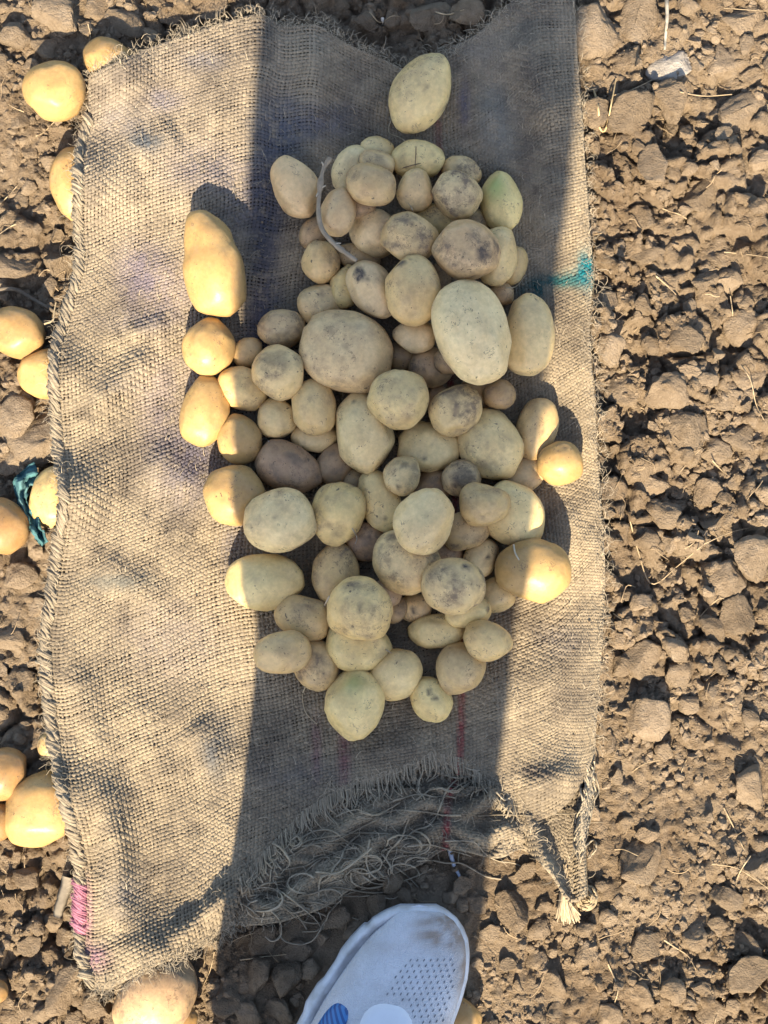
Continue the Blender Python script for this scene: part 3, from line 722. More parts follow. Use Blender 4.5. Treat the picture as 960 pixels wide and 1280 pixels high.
# ------------------------------------------------------------------ potatoes
# px, py, semi-major, semi-minor, angle (deg, anticlockwise), layer, dust 0..1, tone 0..1 (cream -> tan -> brown, also painting the shade of deep ones), options, label
HEAP = [
 (369,232,40,27,117,0,.15,.35,{}, 'smooth tan oval potato beside the dry twig, apart from the heap'),
 (471,189,22,18,0,0,.25,.25,{}, 'small pale potato behind the one crossed by hair roots'),
 (522,200,33,24,0,0,.25,.2,{}, 'pale round potato crossed by thin black hair roots'),
 (438,211,30,22,60,0,.2,.15,{}, 'pale cream potato tucked between dry twig and pinkish oval potato'),
 (470,205,23,17,-20,0,.7,.4,{}, 'dusty grey potato mostly hidden behind the pinkish oval potato'),
 (578,215,25,18,-20,0,.6,.3,{'sp':1}, 'small potato peppered with dark specks behind a grey dusty one'),
 (545,276,32,21,10,0,.65,.35,{}, 'dusty tan potato showing only its top between two larger dusty ones'),
 (467,290,34,29,-35,0,.3,.25,{}, 'pale potato with tiny scabs underneath a dusty round one'),
 (626,251,39,25,97,0,.2,.2,{'green':(.35,.25,.9,.5,.75),'taper':-.22}, 'pear-shaped potato with a green patch and knobbed lower end'),
 (642,332,25,16,75,0,.35,.45,{}, 'small tan potato wedged at the edge beside a pale oval one'),
 (392,292,22,17,60,0,.6,.6,{}, 'brownish potato half hidden under the curved dry twig'),
 (399,379,28,24,20,0,.35,.4,{}, 'tan egg-shaped potato against the blue stained burlap'),
 (431,359,28,19,80,0,.35,.3,{}, 'plain small potato next to one with a black smudge'),
 (447,322,28,17,-10,0,.7,.7,{}, 'shade-darkened potato under the end of the dry twig'),
 (549,346,18,14,80,0,.6,.6,{}, 'tiny brown potato peeping beside a tall oval potato'),
 (627,368,17,14,0,0,.5,.5,{}, 'tiny tan potato in the gap above the two big pale ones'),
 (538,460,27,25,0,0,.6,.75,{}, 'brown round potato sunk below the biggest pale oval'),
 (598,491,24,21,0,0,.6,.8,{}, 'shade-darkened potato in the hollow beside the knobbly dusty one'),  # dim down in the hollow: shade painted in as brown tone
 (624,493,18,20,90,0,.7,.8,{}, 'shade-darkened potato deep in the hollow beneath the biggest pale oval'),
 (546,500,14,20,0,0,.7,.8,{}, 'shade-darkened sliver of potato hidden behind the knobbly dusty one'),
 (656,594,27,19,20,0,.3,.5,{}, 'golden tan potato squeezed under the sunlit round one'),
 (360,584,41,29,-24,0,.6,.75,{'dk':[(.1,.3,.9,.35,.5)]}, 'dark brown oblong potato lying in the shade by burlap'),
 (418,581,26,22,60,0,.6,.8,{}, 'brown mottled potato low down beside the long pale oval'),
 (294,620,38,37,0,0,.05,.4,{'sunlit_tint':1}, 'large smooth golden ball of a potato in sun on burlap'),
 (331,726,47,34,4,0,.12,.12,{}, 'pale cream oval potato with one sunlit tip on burlap'),
 (456,677,26,24,0,0,.65,.8,{'dk':[(.1,0,1,.3,.5)]}, 'brown potato with a dark eye sunk in the heap'),
 (419,717,38,29,85,0,.45,.4,{}, 'olive tan potato with a curled white root at its tip'),
 (380,770,37,28,-20,0,.35,.4,{'dk':[(0,.3,.95,.4,.25)]}, 'tan pointed potato with a grey bloom on its upper side'),
 (620,745,24,20,40,0,.2,.35,{}, 'small yellow tan potato between dusty round and half sunlit ones'),
 (520,760,20,18,0,0,.35,.3,{'dk':[(-.1,-.35,.9,.25,.9)]}, 'tiny potato with a black scab near its end'),
 (495,763,17,14,60,0,.7,.7,{}, 'shade-darkened little potato behind the one with the scab'),  # dimness painted in as tone and dust
 (447,808,40,34,-10,0,.25,.2,{'dk':[(0,.3,.9,.25,.5)]}, 'broad pale potato underneath the pinkish speckled one'),
 (546,789,34,22,3,0,.08,.08,{}, 'smooth cream oblong potato lying alone on shaded burlap'),
 (574,836,31,29,60,0,.25,.5,{}, 'plain tan rounded potato at the foot of the heap by the red stripe'),
 (396,833,31,26,115,0,.6,.5,{'sp':1}, 'russet speckled potato trailing a long hair root'),
 (495,841,33,29,30,0,.1,.2,{}, 'clean pale potato with a short root across its shoulder'),
 (443,880,40,36,80,0,.08,.12,{'green':(.55,.1,.8,.35,.5)}, 'smooth pale round potato with a faint green flush at its crown'),
 (539,874,29,23,-55,0,.15,.15,{'dk':[(-.3,.1,.9,.16,.9),(.05,.15,.95,.14,.9)]}, 'small cream potato with two dark smudges at the foot of the heap'),
 (266,331,66,40,102,0,.05,.42,{'peanut':1,'sunlit_tint':1}, 'long double-lobed golden potato standing apart on sunlit burlap'),
 (260,433,34,31,80,0,.05,.4,{'sunlit_tint':1}, 'round golden potato just below the double-lobed one'),
 (309,440,20,17,50,0,.25,.6,{}, 'very small brown tan potato between golden ball and dusty ones'),
 (303,485,31,26,-25,0,.35,.4,{}, 'tan potato with speckled end touching a dark dusty round one'),
 (255,514,43,29,80,0,.05,.38,{'sunlit_tint':1}, 'golden oblong potato with a crease in full sun on burlap'),
 (299,548,31,27,100,0,.15,.4,{'sunlit_tint':1}, 'golden potato with a tuft of pale fibre at its end'),
 (352,411,28,24,0,0,.4,.5,{}, 'tan rounded potato above the dark dusty round one'),
 (346,523,25,25,0,0,.1,.1,{}, 'pale little ball potato with one dark eye'),
 (393,547,28,20,0,0,.1,.08,{}, 'cream potato mostly covered by a pinkish egg-shaped one'),
 (527,116,53,35,62,0,.3,.2,{'sp':1}, 'big elongated pale potato lying alone near the torn notch of the sack'),
 (503,446,21,18,0,0,.7,.85,{}, 'shade-darkened potato wedged between the largest round one and a cream yellow one'),  # gap fillers from here on, hollow shade painted in as dark tone
 (541,607,25,20,10,0,.7,.85,{}, 'shade-darkened potato hidden between the scab ringed and soil coated small ones'),
 (452,258,19,15,0,0,.7,.75,{}, 'shade-darkened potato in the gap under the pinkish tan oval'),
 (441,602,19,17,0,0,.7,.85,{}, 'shade-darkened potato in the gap below the long pale oval'),
 (556,690,23,19,0,0,.7,.8,{}, 'shade-darkened potato sunk beside the clean egg-shaped one'),
 (482,742,20,18,0,0,.65,.75,{}, 'shade-darkened potato behind the tiny scabbed one'),
 (592,278,19,17,0,0,.65,.7,{}, 'shade-darkened potato in the gap between dusty grey and dirty speckled ones'),
 (560,452,18,16,0,0,.7,.85,{}, 'shade-darkened potato under the flank of the biggest pale oval'),
 # second layer
 (465,231,32,25,-15,1,.5,.55,{}, 'pinkish tan oval potato lying over pale ones beside the dry twig'),
 (519,237,27,22,80,1,.3,.35,{'dent':(.75,.45,.5)}, 'small tan potato with a deep dimple at its shoulder'),
 (422,265,32,21,78,1,.15,.5,{}, 'golden brown egg-shaped potato leaning on the dry twig'),
 (571,244,31,29,-30,1,.75,.35,{}, 'dusty grey tan round potato beside the green patched one'),
 (400,328,27,23,100,1,.45,.4,{}, 'tan potato with fine scabs just outside the dry twig'),
 (622,321,37,24,78,1,.1,.1,{}, 'clean pale oval potato half behind the dirty speckled round one'),
 (466,363,38,26,120,1,.2,.15,{'dk':[(.55,.2,.8,.32,1),(-.85,-.2,.5,.3,.5)]}, 'cream potato with a large black smudge near its top'),
 (661,419,51,31,88,1,.15,.15,{}, 'long pale potato with one flank in the sun beside biggest oval'),
 (433,441,57,51,-10,1,.45,.3,{}, 'largest round potato, pale grey tan with fine dark nicks'),
 (518,420,26,20,0,1,.08,.2,{}, 'small cream yellow potato poking out under the tall oval one'),
 (455,541,50,36,100,1,.12,.12,{'dk':[(.7,.1,.7,.1,.8)]}, 'long pale oval potato leaning against the middle round one'),
 (536,560,37,31,-5,1,.1,.05,{'dk':[(-.1,-.5,.8,.09,.9)]}, 'pale greenish cream potato with pointed face and dark eye'),
 (614,556,44,38,120,1,.3,.12,{}, 'big pale round potato with scattered scabs beside the knobbly dusty one'),
 (672,537,39,24,75,1,.25,.45,{}, 'tapered tan potato with dusty grey top, standing beside sunlit round one'),
 (700,580,27,26,20,1,.0,.4,{'sunlit_tint':1}, 'small smooth yellow potato in full sun against the sack edge'),
 (641,643,42,36,-50,1,.15,.1,{}, 'cream potato with sunlit rim behind a smooth brown one'),
 (475,627,40,25,108,1,.2,.15,{'dk':[(-.55,.1,.8,.14,.9)]}, 'pale elongated potato with black scab near its lower end'),
 (423,642,38,33,70,1,.5,.35,{'dk':[(-.6,-.3,.7,.3,.4)]}, 'mottled tan and brown potato with pale shining face'),
 (350,651,44,38,20,1,.3,.15,{}, 'broad pale potato leaning on the large golden ball'),
 (508,702,42,37,-30,1,.45,.25,{'dk':[(-.7,.4,.6,.2,.7)]}, 'large dusty pale potato underneath two others in mid heap'),
 (581,664,29,23,15,1,.45,.55,{}, 'brown tan potato under the smooth brown oval'),
 (601,698,26,21,60,1,.2,.15,{'dk':[(.1,-.3,.9,.18,.9)]}, 'small cream potato with a dark oval scar'),
 (585,764,28,19,10,1,.08,.08,{'dk':[(.75,-.1,.6,.2,.8)]}, 'cream potato showing a scabbed end beneath the dusty round one'),
 (666,713,47,39,-5,1,.08,.35,{'sunlit_tint':1}, 'big golden potato half in sun with a white sprout'),
 (451,761,41,38,-15,1,.45,.35,{'dk':[(0,0,1,.12,.7),(-.5,.55,.7,.25,.5)]}, 'pinkish speckled round potato with dark pit in its middle'),
 (610,801,30,24,-15,1,.25,.3,{'dk':[(.45,.5,.7,.3,.3)]}, 'scabby cream and orange potato at the heap edge on burlap'),
 (352,816,35,26,5,1,.15,.5,{}, 'smooth tan oval potato resting on the russet speckled one'),
 (349,465,34,33,0,1,.55,.35,{'dk':[(-.1,.4,.9,.5,.4)]}, 'round potato with sooty grey upper half'),
 (392,508,35,27,95,1,.3,.4,{}, 'pinkish egg-shaped potato over a cream one'),
 # top layer
 (511,297,35,32,-20,2,.7,.4,{'dk':[(.1,.2,.95,.1,.7)]}, 'dusty pink tan round potato on top near the dry twig tip'),
 (583,313,40,37,-40,2,.7,.45,{'sp':1,'dk':[(.55,.05,.8,.27,1),(.6,.65,.4,.25,.7)],'dent':(-.75,.25,.6)}, 'dirty speckled brown round potato with caked black soil patch'),
 (516,361,45,34,97,2,.25,.4,{'dk':[(.62,.42,.66,.2,.9)]}, 'tall tan oval potato with small black mark at top'),
 (591,416,64,46,110,2,.05,.02,{}, 'biggest potato, a smooth pale cream oval'),
 (499,500,38,36,-40,2,.3,.35,{}, 'clean tan round potato in the middle with a tiny sprout point'),
 (571,512,33,30,40,2,.75,.35,{'dk':[(.35,.5,.8,.5,.6)],'dent':(-.6,-.75,.3)}, 'knobbly lobed potato caked in dark grey dust'),
 (576,598,25,22,15,2,.95,.5,{'dk':[(0,-.1,1,.7,.65)]}, 'small dark grey potato coated in soil'),
 (503,595,25,21,70,2,.35,.3,{'dk':[(.55,.1,.85,.3,.6),(-.6,0,.8,.2,.7)]}, 'small round potato ringed with dark scab marks'),
 (604,630,31,26,0,2,.4,.6,{}, 'smooth brown oval potato overlapping a cream one'),
 (530,651,42,34,65,2,.08,.1,{'taper':-.08}, 'clean pale egg-shaped potato on top in mid heap'),
 (567,731,38,34,-10,2,.75,.4,{'dk':[(.3,.6,.75,.2,.6)]}, 'dusty mauve tan round potato on top of the lower heap'),
]
FIELD = [
 (68,113,38,37,0,.0,.38,{'sunlit_tint':1}, 'round bright yellow potato sitting on open soil near the sack corner', .018),
 (137,76,34,26,-30,.25,.45,{'sunlit_tint':1}, 'pale tan potato half under the top corner of the sack', .012),
 (92,228,46,28,92,.2,.4,{'sunlit_tint':1}, 'tan potato slipped under the sack hem below the corner', .010),
 (20,416,36,31,-20,.0,.55,{'sunlit_tint':1}, 'shiny yellow potato with a pale root, next to dead twig', .016),
 (57,467,36,31,10,.05,.4,{'sunlit_tint':1}, 'smooth yellow potato tucked under the hem beside the shiny one', .010),
 (2,658,34,34,80,.1,.7,{'sunlit_tint':1}, 'brownish yellow potato with a sunken eye near the blue rag', .016),
 (68,622,37,29,85,.45,.5,{}, 'dusty tan potato wrapped by the torn blue rag under the hem', .013),
 (4,968,33,29,60,.15,.7,{'sunlit_tint':1}, 'amber potato with a shadowed eye lying in a soil hollow', .014),
 (56,1011,50,42,25,.15,.42,{'sunlit_tint':1}, 'large smooth cream yellow potato partly under the hem', .012),
 (-10,1025,26,26,0,.1,.8,{'sunlit_tint':1}, 'deep amber potato wedged beside the large cream yellow one', .012),
 (62,932,17,14,70,.6,.55,{}, 'small pinkish brown potato half buried against the hem', .008),
 (194,1247,54,44,60,.55,.55,{}, 'big dusty brown potato under the bottom corner of the sack', .012),
 (221,1277,24,20,20,.1,.6,{'sunlit_tint':1}, 'small yellow potato touching the big dusty brown one', .008),
 (572,1277,28,24,40,.1,.55,{'sunlit_tint':1}, 'yellow potato beside the outer edge of the white shoe', .012),
 (-8,1240,17,15,0,.2,.6,{'sunlit_tint':1}, 'little tan potato lying by grey green clods', .008),
]

def potato_mesh(a, b, c, seed, dust, o, sub):
    n, f = ico(sub); x, y, z = n.T
    r = np.random.default_rng(seed)
    q = 1 + 0.080 * noise3(x * 1.25 + seed, y * 1.25, z * 1.25, 1) + 0.058 * noise3(x * 2.6, y * 2.6 + seed, z * 2.6, 2) + 0.010 * noise3(x * 6, y * 6, z * 6 + seed, 3)
    eyes = r.normal(0, 1, (9, 3)); eyes[:, 2] = np.abs(eyes[:, 2]) * .8; eyes /= np.linalg.norm(eyes, axis=1)[:, None]
    dark = np.zeros(len(n)); 
    for e in eyes:
        d = np.linalg.norm(n - e, axis=1); s = r.uniform(.07, .13)
        q = q * (1 - r.uniform(.015, .06) * np.exp(-(d / s) ** 2) + .014 * np.exp(-((d - 1.7 * s) / s) ** 2))
        dark += r.uniform(.1, .9) * np.clip(.25 + dust * 1.6, .2, 1) * np.exp(-(d / (s * r.uniform(.3, .6))) ** 2)
    if 'dent' in o:
        e = np.array(o['dent']); e = e / np.linalg.norm(e); d = np.linalg.norm(n - e, axis=1)
        q = q * (1 - .16 * np.exp(-(d / .24) ** 2))
    p = n * q[:, None]
    for _ in range(3):                            # slightly flattened sides where it grew against clods
        d = r.normal(0, 1, 3); d /= np.linalg.norm(d); t = r.uniform(.78, .95); sd = p @ d; m = sd > t; p[m] -= (.75 * (sd[m] - t))[:, None] * d[None]
    p = np.sign(p) * np.abs(p) ** np.array([0.94, 0.97, 0.97])
    tp = o.get('taper', r.uniform(-.12, .12))
    p[:, 1:] *= (1 + tp * p[:, :1])
    if 'peanut' in o:
        k = 1 - .065 * np.exp(-((p[:, :1] - .22) / .16) ** 2) - .13 * np.clip((p[:, :1] - .1) / .3, 0, 1)
        p[:, 1:] *= k; p[:, 1] += .10 * p[:, 0] ** 2 - .05
    bend = r.uniform(-.07, .07); p[:, 1] += bend * (p[:, 0] ** 2 - .4)
    p *= np.array([a, b, c])
    patch = fbm(x * 1.6 + seed * 3, y * 1.6, z * 1.6, 3, 7)
    dust = max(dust, .13); dm = np.clip(dust * (0.60 + 2.8 * patch) + .15 * dust, 0, 1)
    if 'sp' in o: dm = np.clip(dm + .55 * np.clip(noise3(x * 9 + seed, y * 9, z * 9, 4) - .15, 0, 1), 0, 1)
    g = np.zeros(len(n))
    if 'green' in o:
        gx_, gy_, gz_, s, k = o['green']; e = np.array([gx_, gy_, gz_]); e = e / np.linalg.norm(e)
        g = k * np.exp(-(np.linalg.norm(n - e, axis=1) / s) ** 2)
    for dx, dy, dz, s, k in o.get('dk', []):
        e = np.array([dx, dy, dz]); e = e / np.linalg.norm(e); d = np.linalg.norm(n - e, axis=1) * (1 + .5 * noise3(x * 5, y * 5 + seed, z * 5, 6))
        ck = np.clip(1.6 - 1.6 * (d / s) ** 2, 0, 1); dark += k * ck
        if k > .6: p = p * (1 + .012 * ck * (1 + noise3(x * 22, y * 22, z * 22, 9)))[:, None]   # caked soil stands proud
    return mesh_np('potato', p, f, M_POTATO, True, np.stack([dm, g, np.clip(dark, 0, 1)], 1))

def tone_col(t, sunlit_tint, r):
    pts = np.array([[.76, .605, .295], [.68, .505, .240], [.49, .335, .165], [.24, .156, .080]])
    x = np.clip(t, 0, 1) * 3; i = min(int(x), 2); c = pts[i] * (1 - x + i) + pts[i + 1] * (x - i)
    if sunlit_tint: c = c * np.array([.68, .615, .51])  # light put into the colour: separate base tint for potatoes in sun
    return c * r.uniform(.92, 1.06) * (np.array([1, r.uniform(.96, 1.03), r.uniform(.88, 1.12)]) if not sunlit_tint else 1)

placed = []   # (px,py,a,b,ang,z,c,layer)
def radial(a, b, ang, th):
    t = th - ang
    return a * b / math.sqrt((b * math.cos(t)) ** 2 + (a * math.sin(t)) ** 2)

def lay_potato(px, py, a, b, ang, layer, dust, tone, opt, label, seed, group, z_fixed=None):
    angr = math.radians(ang)
    z = z_fixed if z_fixed is not None else .03
    for it in range(4):
        s = px_scale(z) * 1.045; A, B = a * s, b * s; c = min(A, B) * 0.90
        w = P(px, py, z)
        if z_fixed is not None: break
        zz = float(np.max(cloth_z(np.array([px, px - b * .3, px + b * .3]), np.array([py, py, py])))) + c * 0.97
        for (X, Y, a2, b2, ang2, z2, c2, l2) in placed:
            dx, dy = X - w[0], Y - w[1]; d = math.hypot(dx, dy)
            if d > .12: continue
            th = math.atan2(dy, dx)
            R = radial(A, B, angr, th) + radial(a2, b2, ang2, th + math.pi)
            k = .90 if l2 != layer else .74
            q = d / (R * k)
            if q < 1: zz = max(zz, z2 + (c + c2) * .93 * math.sqrt(1 - q * q))
        z = zz
    r = np.random.default_rng(seed)
    placed.append((w[0], w[1], A, B, angr, z, c, layer))
    me = potato_mesh(A, B, c, seed, dust, opt, 4 if a > 22 else 3)
    o = link('potato', me, None, w, label=label, category='potato', group=group)
    o.rotation_euler = (r.uniform(-.12, .12), r.uniform(-.08, .08), angr)
    o.color = (*tone_col(tone, opt.get('sunlit_tint'), r), 1)
    return o
potatoes = {}
for i, (px, py, a, b, ang, layer, dust, tone, opt, label) in enumerate(HEAP):
    potatoes[(px, py)] = lay_potato(px, py, a, b, ang, layer, dust, tone, opt, label, 900 + i, 'potatoes piled on the burlap sack')
for i, (px, py, a, b, ang, dust, tone, opt, label, z) in enumerate(FIELD):
    potatoes[(px, py)] = lay_potato(px, py, a, b, ang, 0, dust, tone, opt, label, 1200 + i, 'potatoes scattered on the soil', z)
print('HEAP TOP', max(p[5] + p[6] for p in placed))

def top_z(px, py, dflt=0.0):
    """height of the potato surface (or cloth) under a pixel, for laying roots and stems on it"""
    best = float(cloth_z(px, py)) if dflt is None else dflt
    for (X, Y, A, B, ang, z, c, l) in placed:
        w = P(px, py, z + c * .6); dx, dy = w[0] - X, w[1] - Y
        u = (dx * math.cos(ang) + dy * math.sin(ang)) / A; v = (-dx * math.sin(ang) + dy * math.cos(ang)) / B
        q = u * u + v * v
        if q < 1: best = max(best, z + c * math.sqrt(1 - q))
    return best

# roots and sprouts that grow out of single potatoes are their parts
def root(path, rad, col, host=None, name='root', lift=.0008, n=18, **props):
    pp = spline(path, n); z = np.array([top_z(x, y, None) for x, y in pp])
    for _ in range(2): z = np.maximum(z, np.convolve(np.pad(z, 2, 'edge'), np.ones(5) / 5, 'valid'))
    v, f = tube(P(pp[:, 0], pp[:, 1], z + lift), rad * np.linspace(1, .6, n), 5)
    J = Join(); J.add(v, f, np.array([col]))
    o = link(name, J.mesh(name, M_FIBRE), **props)
    if host is not None:
        h = potatoes[host]; bpy.context.view_layer.update(); o.parent = h; o.matrix_parent_inverse = h.matrix_world.inverted()
    return o
PALE = (.36, .29, .19); BRN = (.16, .11, .07)
root([(412,745),(406,757),(405,765)], .0007, (.4, .33, .24), (419,717))
root([(382,858),(378,870),(382,890),(396,905)], .0005, PALE, (396,833))
root([(482,812),(492,818),(503,824)], .0006, PALE, (495,841))
root([(642,681),(644,691),(649,700)], .0008, (.48, .42, .3), (666,713), 'sprout')
root([(519,160),(520,185),(519,208)], .0004, BRN, (522,200))
root([(495,213),(510,208),(526,204)], .0004, BRN, (522,200))
root([(505,248),(512,256),(516,263)], .0005, PALE, (519,237))
root([(325,550),(332,548),(337,553)], .0009, (.38, .34, .28), (299,548), 'fibre_tuft')
root([(632,360),(645,358),(656,345)], .0005, PALE, (627,368))
root([(440,660),(446,672),(444,680)], .0004, (.36, .32, .26), (456,677))
root([(489,150),(486,165),(500,172),(510,179)], .0004, PALE, (527,116))
root([(55,405),(66,400),(68,388),(70,378)], .0008, (.33, .26, .16), (20,416))

# dry twig bent over the heap
stem = np.array([(413,197),(404,212),(400,235),(398,262),(402,285),(415,302),(432,316),(446,326)], float)
pp = spline(stem, 40); z = np.array([top_z(x, y, None) for x, y in pp]); z = np.maximum(z, .055)
z = np.convolve(np.pad(z, 6, 'edge'), np.ones(13) / 13, 'valid'); z = np.maximum(z, np.array([top_z(x, y, None) for x, y in pp])) + .002
rad = .0015 * (1 + .18 * noise3(np.arange(40) / 3, 0, 0, 5)); rad[:4] *= np.array([.8, 1.3, 1.3, 1.1]); rad[9:12] *= 1.5; rad[30:33] *= 1.4
v, f = tube(P(pp[:, 0], pp[:, 1], z), rad, 8)
J = Join(); J.add(v, f, np.array([.25, .20, .14])[None] * (1 + .3 * noise3(v[:, 0] * 300, v[:, 1] * 300, v[:, 2] * 300, 6))[:, None])
st_e = link('bent_twig', J.mesh('bent_twig', M_FIBRE), label='bent grey brown dry twig lying over the potato heap', category='twig')
for a_, b_ in (((400,236),(407,232)), ((399,240),(395,246)), ((418,305),(426,304)), ((405,208),(402,202))):
    z0 = float(np.interp(a_[1], [197, 326], [z[0], z[-1]]))
    k = int(np.argmin(np.abs(pp[:, 1] - a_[1]))); q = P(*a_, z[k]); e = P(*b_, z[k] + .001)
    v, f = tube(np.stack([q, (q + e) / 2 + [0, 0, .0006], e]), [.0009, .0007, .0004], 5)
    J = Join(); J.add(v, f, np.array([[.36, .3, .22]])); link('side_shoot', J.mesh('side_shoot', M_FIBRE), st_e)

# ------------------------------------------------------------------ soil clods, crumbs, litter
def rock_shape(seed, sub, ncut=13, rough=1.0):
    n, f = ico(sub); r = np.random.default_rng(seed); p = n.copy()
    for k in range(ncut):
        d = r.normal(0, 1, 3); d /= np.linalg.norm(d); t = r.uniform(.42, .82)
        s = p @ d; m = s > t; p[m] -= (s[m] - t)[:, None] * d[None] * .97
    p /= np.abs(p).max(0)[None] ** .8
    x, y, z = n.T
    q = 1 + rough * (.22 * fbm(x * 1.5 + seed, y * 1.5, z * 1.5, 3, 3) + .15 * (.25 - np.abs(fbm(x * 3.6, y * 3.6 + seed, z * 3.6, 3, 5))) + .07 * fbm(x * 10, y * 10, z * 10 + seed, 2, 8))
    return p * q[:, None], f
CLODS = [mesh_np('soil_clod', *rock_shape(40 + k, 4, 13 if k % 2 else 6), M_CLOD) for k in range(14)]
def gz(px, py):
    w = P(px, py, .003); return float(ground_z(np.array([w[0]]), np.array([w[1]]))[0])
BIG = [ # px, py, semi x, semi y, angle, flatness
 (790,140,25,32,65,.5),(838,120,22,32,80,.55),(818,212,20,30,85,.6),(874,245,25,27,60,.65),(805,272,20,17,30,.6),(740,40,34,30,40,.4),(800,20,24,34,80,.4),(930,140,34,24,35,.5),(905,75,26,22,20,.4),(925,25,24,20,30,.4),
 (745,140,16,20,60,.5),(880,352,18,12,30,.6),(905,352,24,16,15,.6),(805,318,24,12,20,.5),(757,378,22,16,25,.5),(762,440,18,22,60,.5),(828,490,30,25,-10,.6),(778,487,22,24,50,.55),(862,540,31,28,20,.55),(812,606,22,17,10,.6),
 (858,424,24,22,30,.5),(864,468,17,11,-10,.6),(820,432,16,14,20,.5),(888,476,15,10,0,.5),(905,500,24,12,5,.5),(930,410,24,22,-20,.5),(940,470,26,20,20,.5),(930,548,26,18,-20,.5),(893,563,20,14,-15,.6),(884,615,18,16,20,.5),
 (828,645,22,19,-20,.6),(808,674,18,15,10,.6),(838,678,12,13,70,.6),(892,660,22,20,45,.6),(865,674,16,9,-10,.6),(940,703,27,32,70,.6),(908,725,20,24,40,.6),(803,752,13,14,60,.6),(825,784,13,15,70,.7),(854,794,16,12,-20,.6),(892,790,22,16,-30,.6),
 (803,824,23,23,0,.85),(846,814,20,13,-25,.7),(846,848,24,23,20,.6),(804,895,29,30,0,.6),(777,833,14,12,0,.5),(770,800,11,12,0,.6),(912,645,14,18,60,.6),(920,770,22,24,50,.5),(765,688,18,16,0,.5),(762,610,12,16,80,.5),
 (780,1030,14,12,0,.6),(945,1085,22,20,40,.6),(905,1120,22,14,-25,.6),(930,1220,32,22,10,.5),(935,985,22,26,40,.6),(800,1080,26,30,60,.5),(815,1180,20,24,60,.5),(872,1170,16,18,30,.6),(930,1180,24,12,-30,.6),(842,1240,14,15,60,.6),(800,1245,18,16,0,.6),
 (735,1190,18,14,20,.5),(690,1230,18,16,0,.5),(640,1140,18,26,120,.5),(668,1200,15,12,10,.5),(760,1270,16,14,0,.5),(890,1265,18,14,0,.6),
 (70,20,30,24,-30,.5),(150,28,34,18,-30,.45),(205,15,26,22,-20,.45),(120,10,24,22,0,.5),(15,45,22,20,20,.5),(18,110,14,18,60,.5),(25,150,12,14,60,.5),(60,62,26,15,-40,.4),(270,8,24,16,10,.5),(410,8,24,22,30,.5),(455,25,18,14,0,.5),(500,40,14,13,0,.5),(540,20,28,20,20,.5),(580,15,24,18,0,.5),
 (20,335,34,16,-15,.5),(70,330,24,18,20,.5),(60,205,13,11,0,.6),(35,235,11,9,0,.6),(55,545,44,34,20,.55),(15,530,26,34,60,.5),(30,500,18,14,0,.5),(12,580,18,14,0,.5),(25,720,20,15,0,.5),(50,760,16,12,0,.5),(15,800,18,15,0,.5),(35,850,16,14,0,.5),
 (82,1234,19,32,60,.6),(120,1258,20,18,-20,.6),(40,1180,16,14,0,.5),(10,1175,20,26,70,.5),(70,1150,14,12,0,.5),(30,1100,18,15,0,.5),(60,1080,18,10,-10,.4),(355,1225,20,23,80,.75),(325,1220,16,22,80,.7),(330,1175,16,20,70,.6),(372,1190,18,14,30,.6),(385,1215,14,16,40,.7),(350,1265,18,16,0,.6),(310,1268,16,14,0,.6),
 (420,1150,20,14,35,.6),(445,1160,18,11,45,.7),(600,1130,16,12,0,.6),(575,1108,13,12,0,.7),(562,1122,9,12,60,.7),(587,1100,8,13,80,.6),(578,1128,8,11,100,.6),(280,1255,20,14,20,.5),(615,1165,14,12,0,.6),
]
MARKS = [(838,84,'the pale flat stone'),(757,140,'the bent golden straw'),(740,340,'the teal mark on the sack'),(735,1122,'the coiled hem end'),(712,1140,'the tassel'),(570,1085,'the white plastic strip'),
 (82,1120,'the wood splinter'),(40,640,'the torn blue rag'),(35,370,'the dead grey twig'),(68,113,'the round bright yellow potato'),(92,228,'the potato slipped under the hem'),(57,467,'the half hidden yellow potato'),
 (56,1011,'the large cream yellow potato'),(194,1247,'the big dusty brown potato'),(575,1270,'the yellow potato by the shoe'),(400,1190,'the muddy white shoe'),(590,1150,'the toe of the white shoe'),(478,30,'the small white shard'),
 (137,76,'the potato under the sack corner'),(330,1150,'the frayed loops of the sack mouth'),(4,968,'the amber potato'),(20,416,'the shiny yellow potato'),(2,658,'the brownish yellow potato'),
 (835,720,'the forked pale root'),(930,470,'the long pale root'),(925,1090,'the crossed dry roots'),(850,1190,'the curved dry root'),(885,760,'the short curled root'),(865,330,'the straight pale root'),(100,1150,'the pink hem mark'),(655,980,'the rolled sack rim'),(745,640,'the plain straight sack edge')]
def spot_phrase(px, py, r):
    d, t = min(((math.hypot(px - x, py - y), t) for x, y, t in MARKS))
    return ('right beside ' if d < r + 42 else 'near ' if d < 130 else 'in open soil some way from ') + t
def clod_label(px, py, sx, sy, flat):
    m = max(sx, sy); size = 'large' if m > 27 else 'middling' if m > 18 else 'small' if m > 11.5 else 'tiny'
    shape = 'long' if max(sx, sy) / min(sx, sy) > 1.35 else 'flat' if flat < .5 else 'chunky' if flat > .64 else 'broken'
    return f'{size} {shape} brown soil lump {spot_phrase(px, py, m)}'.replace('in open soil some way from', 'some way from')
cl_rng = np.random.default_rng(99); taken = []
CL_LABEL = 'dry brown lump of soil lying loose on the field'
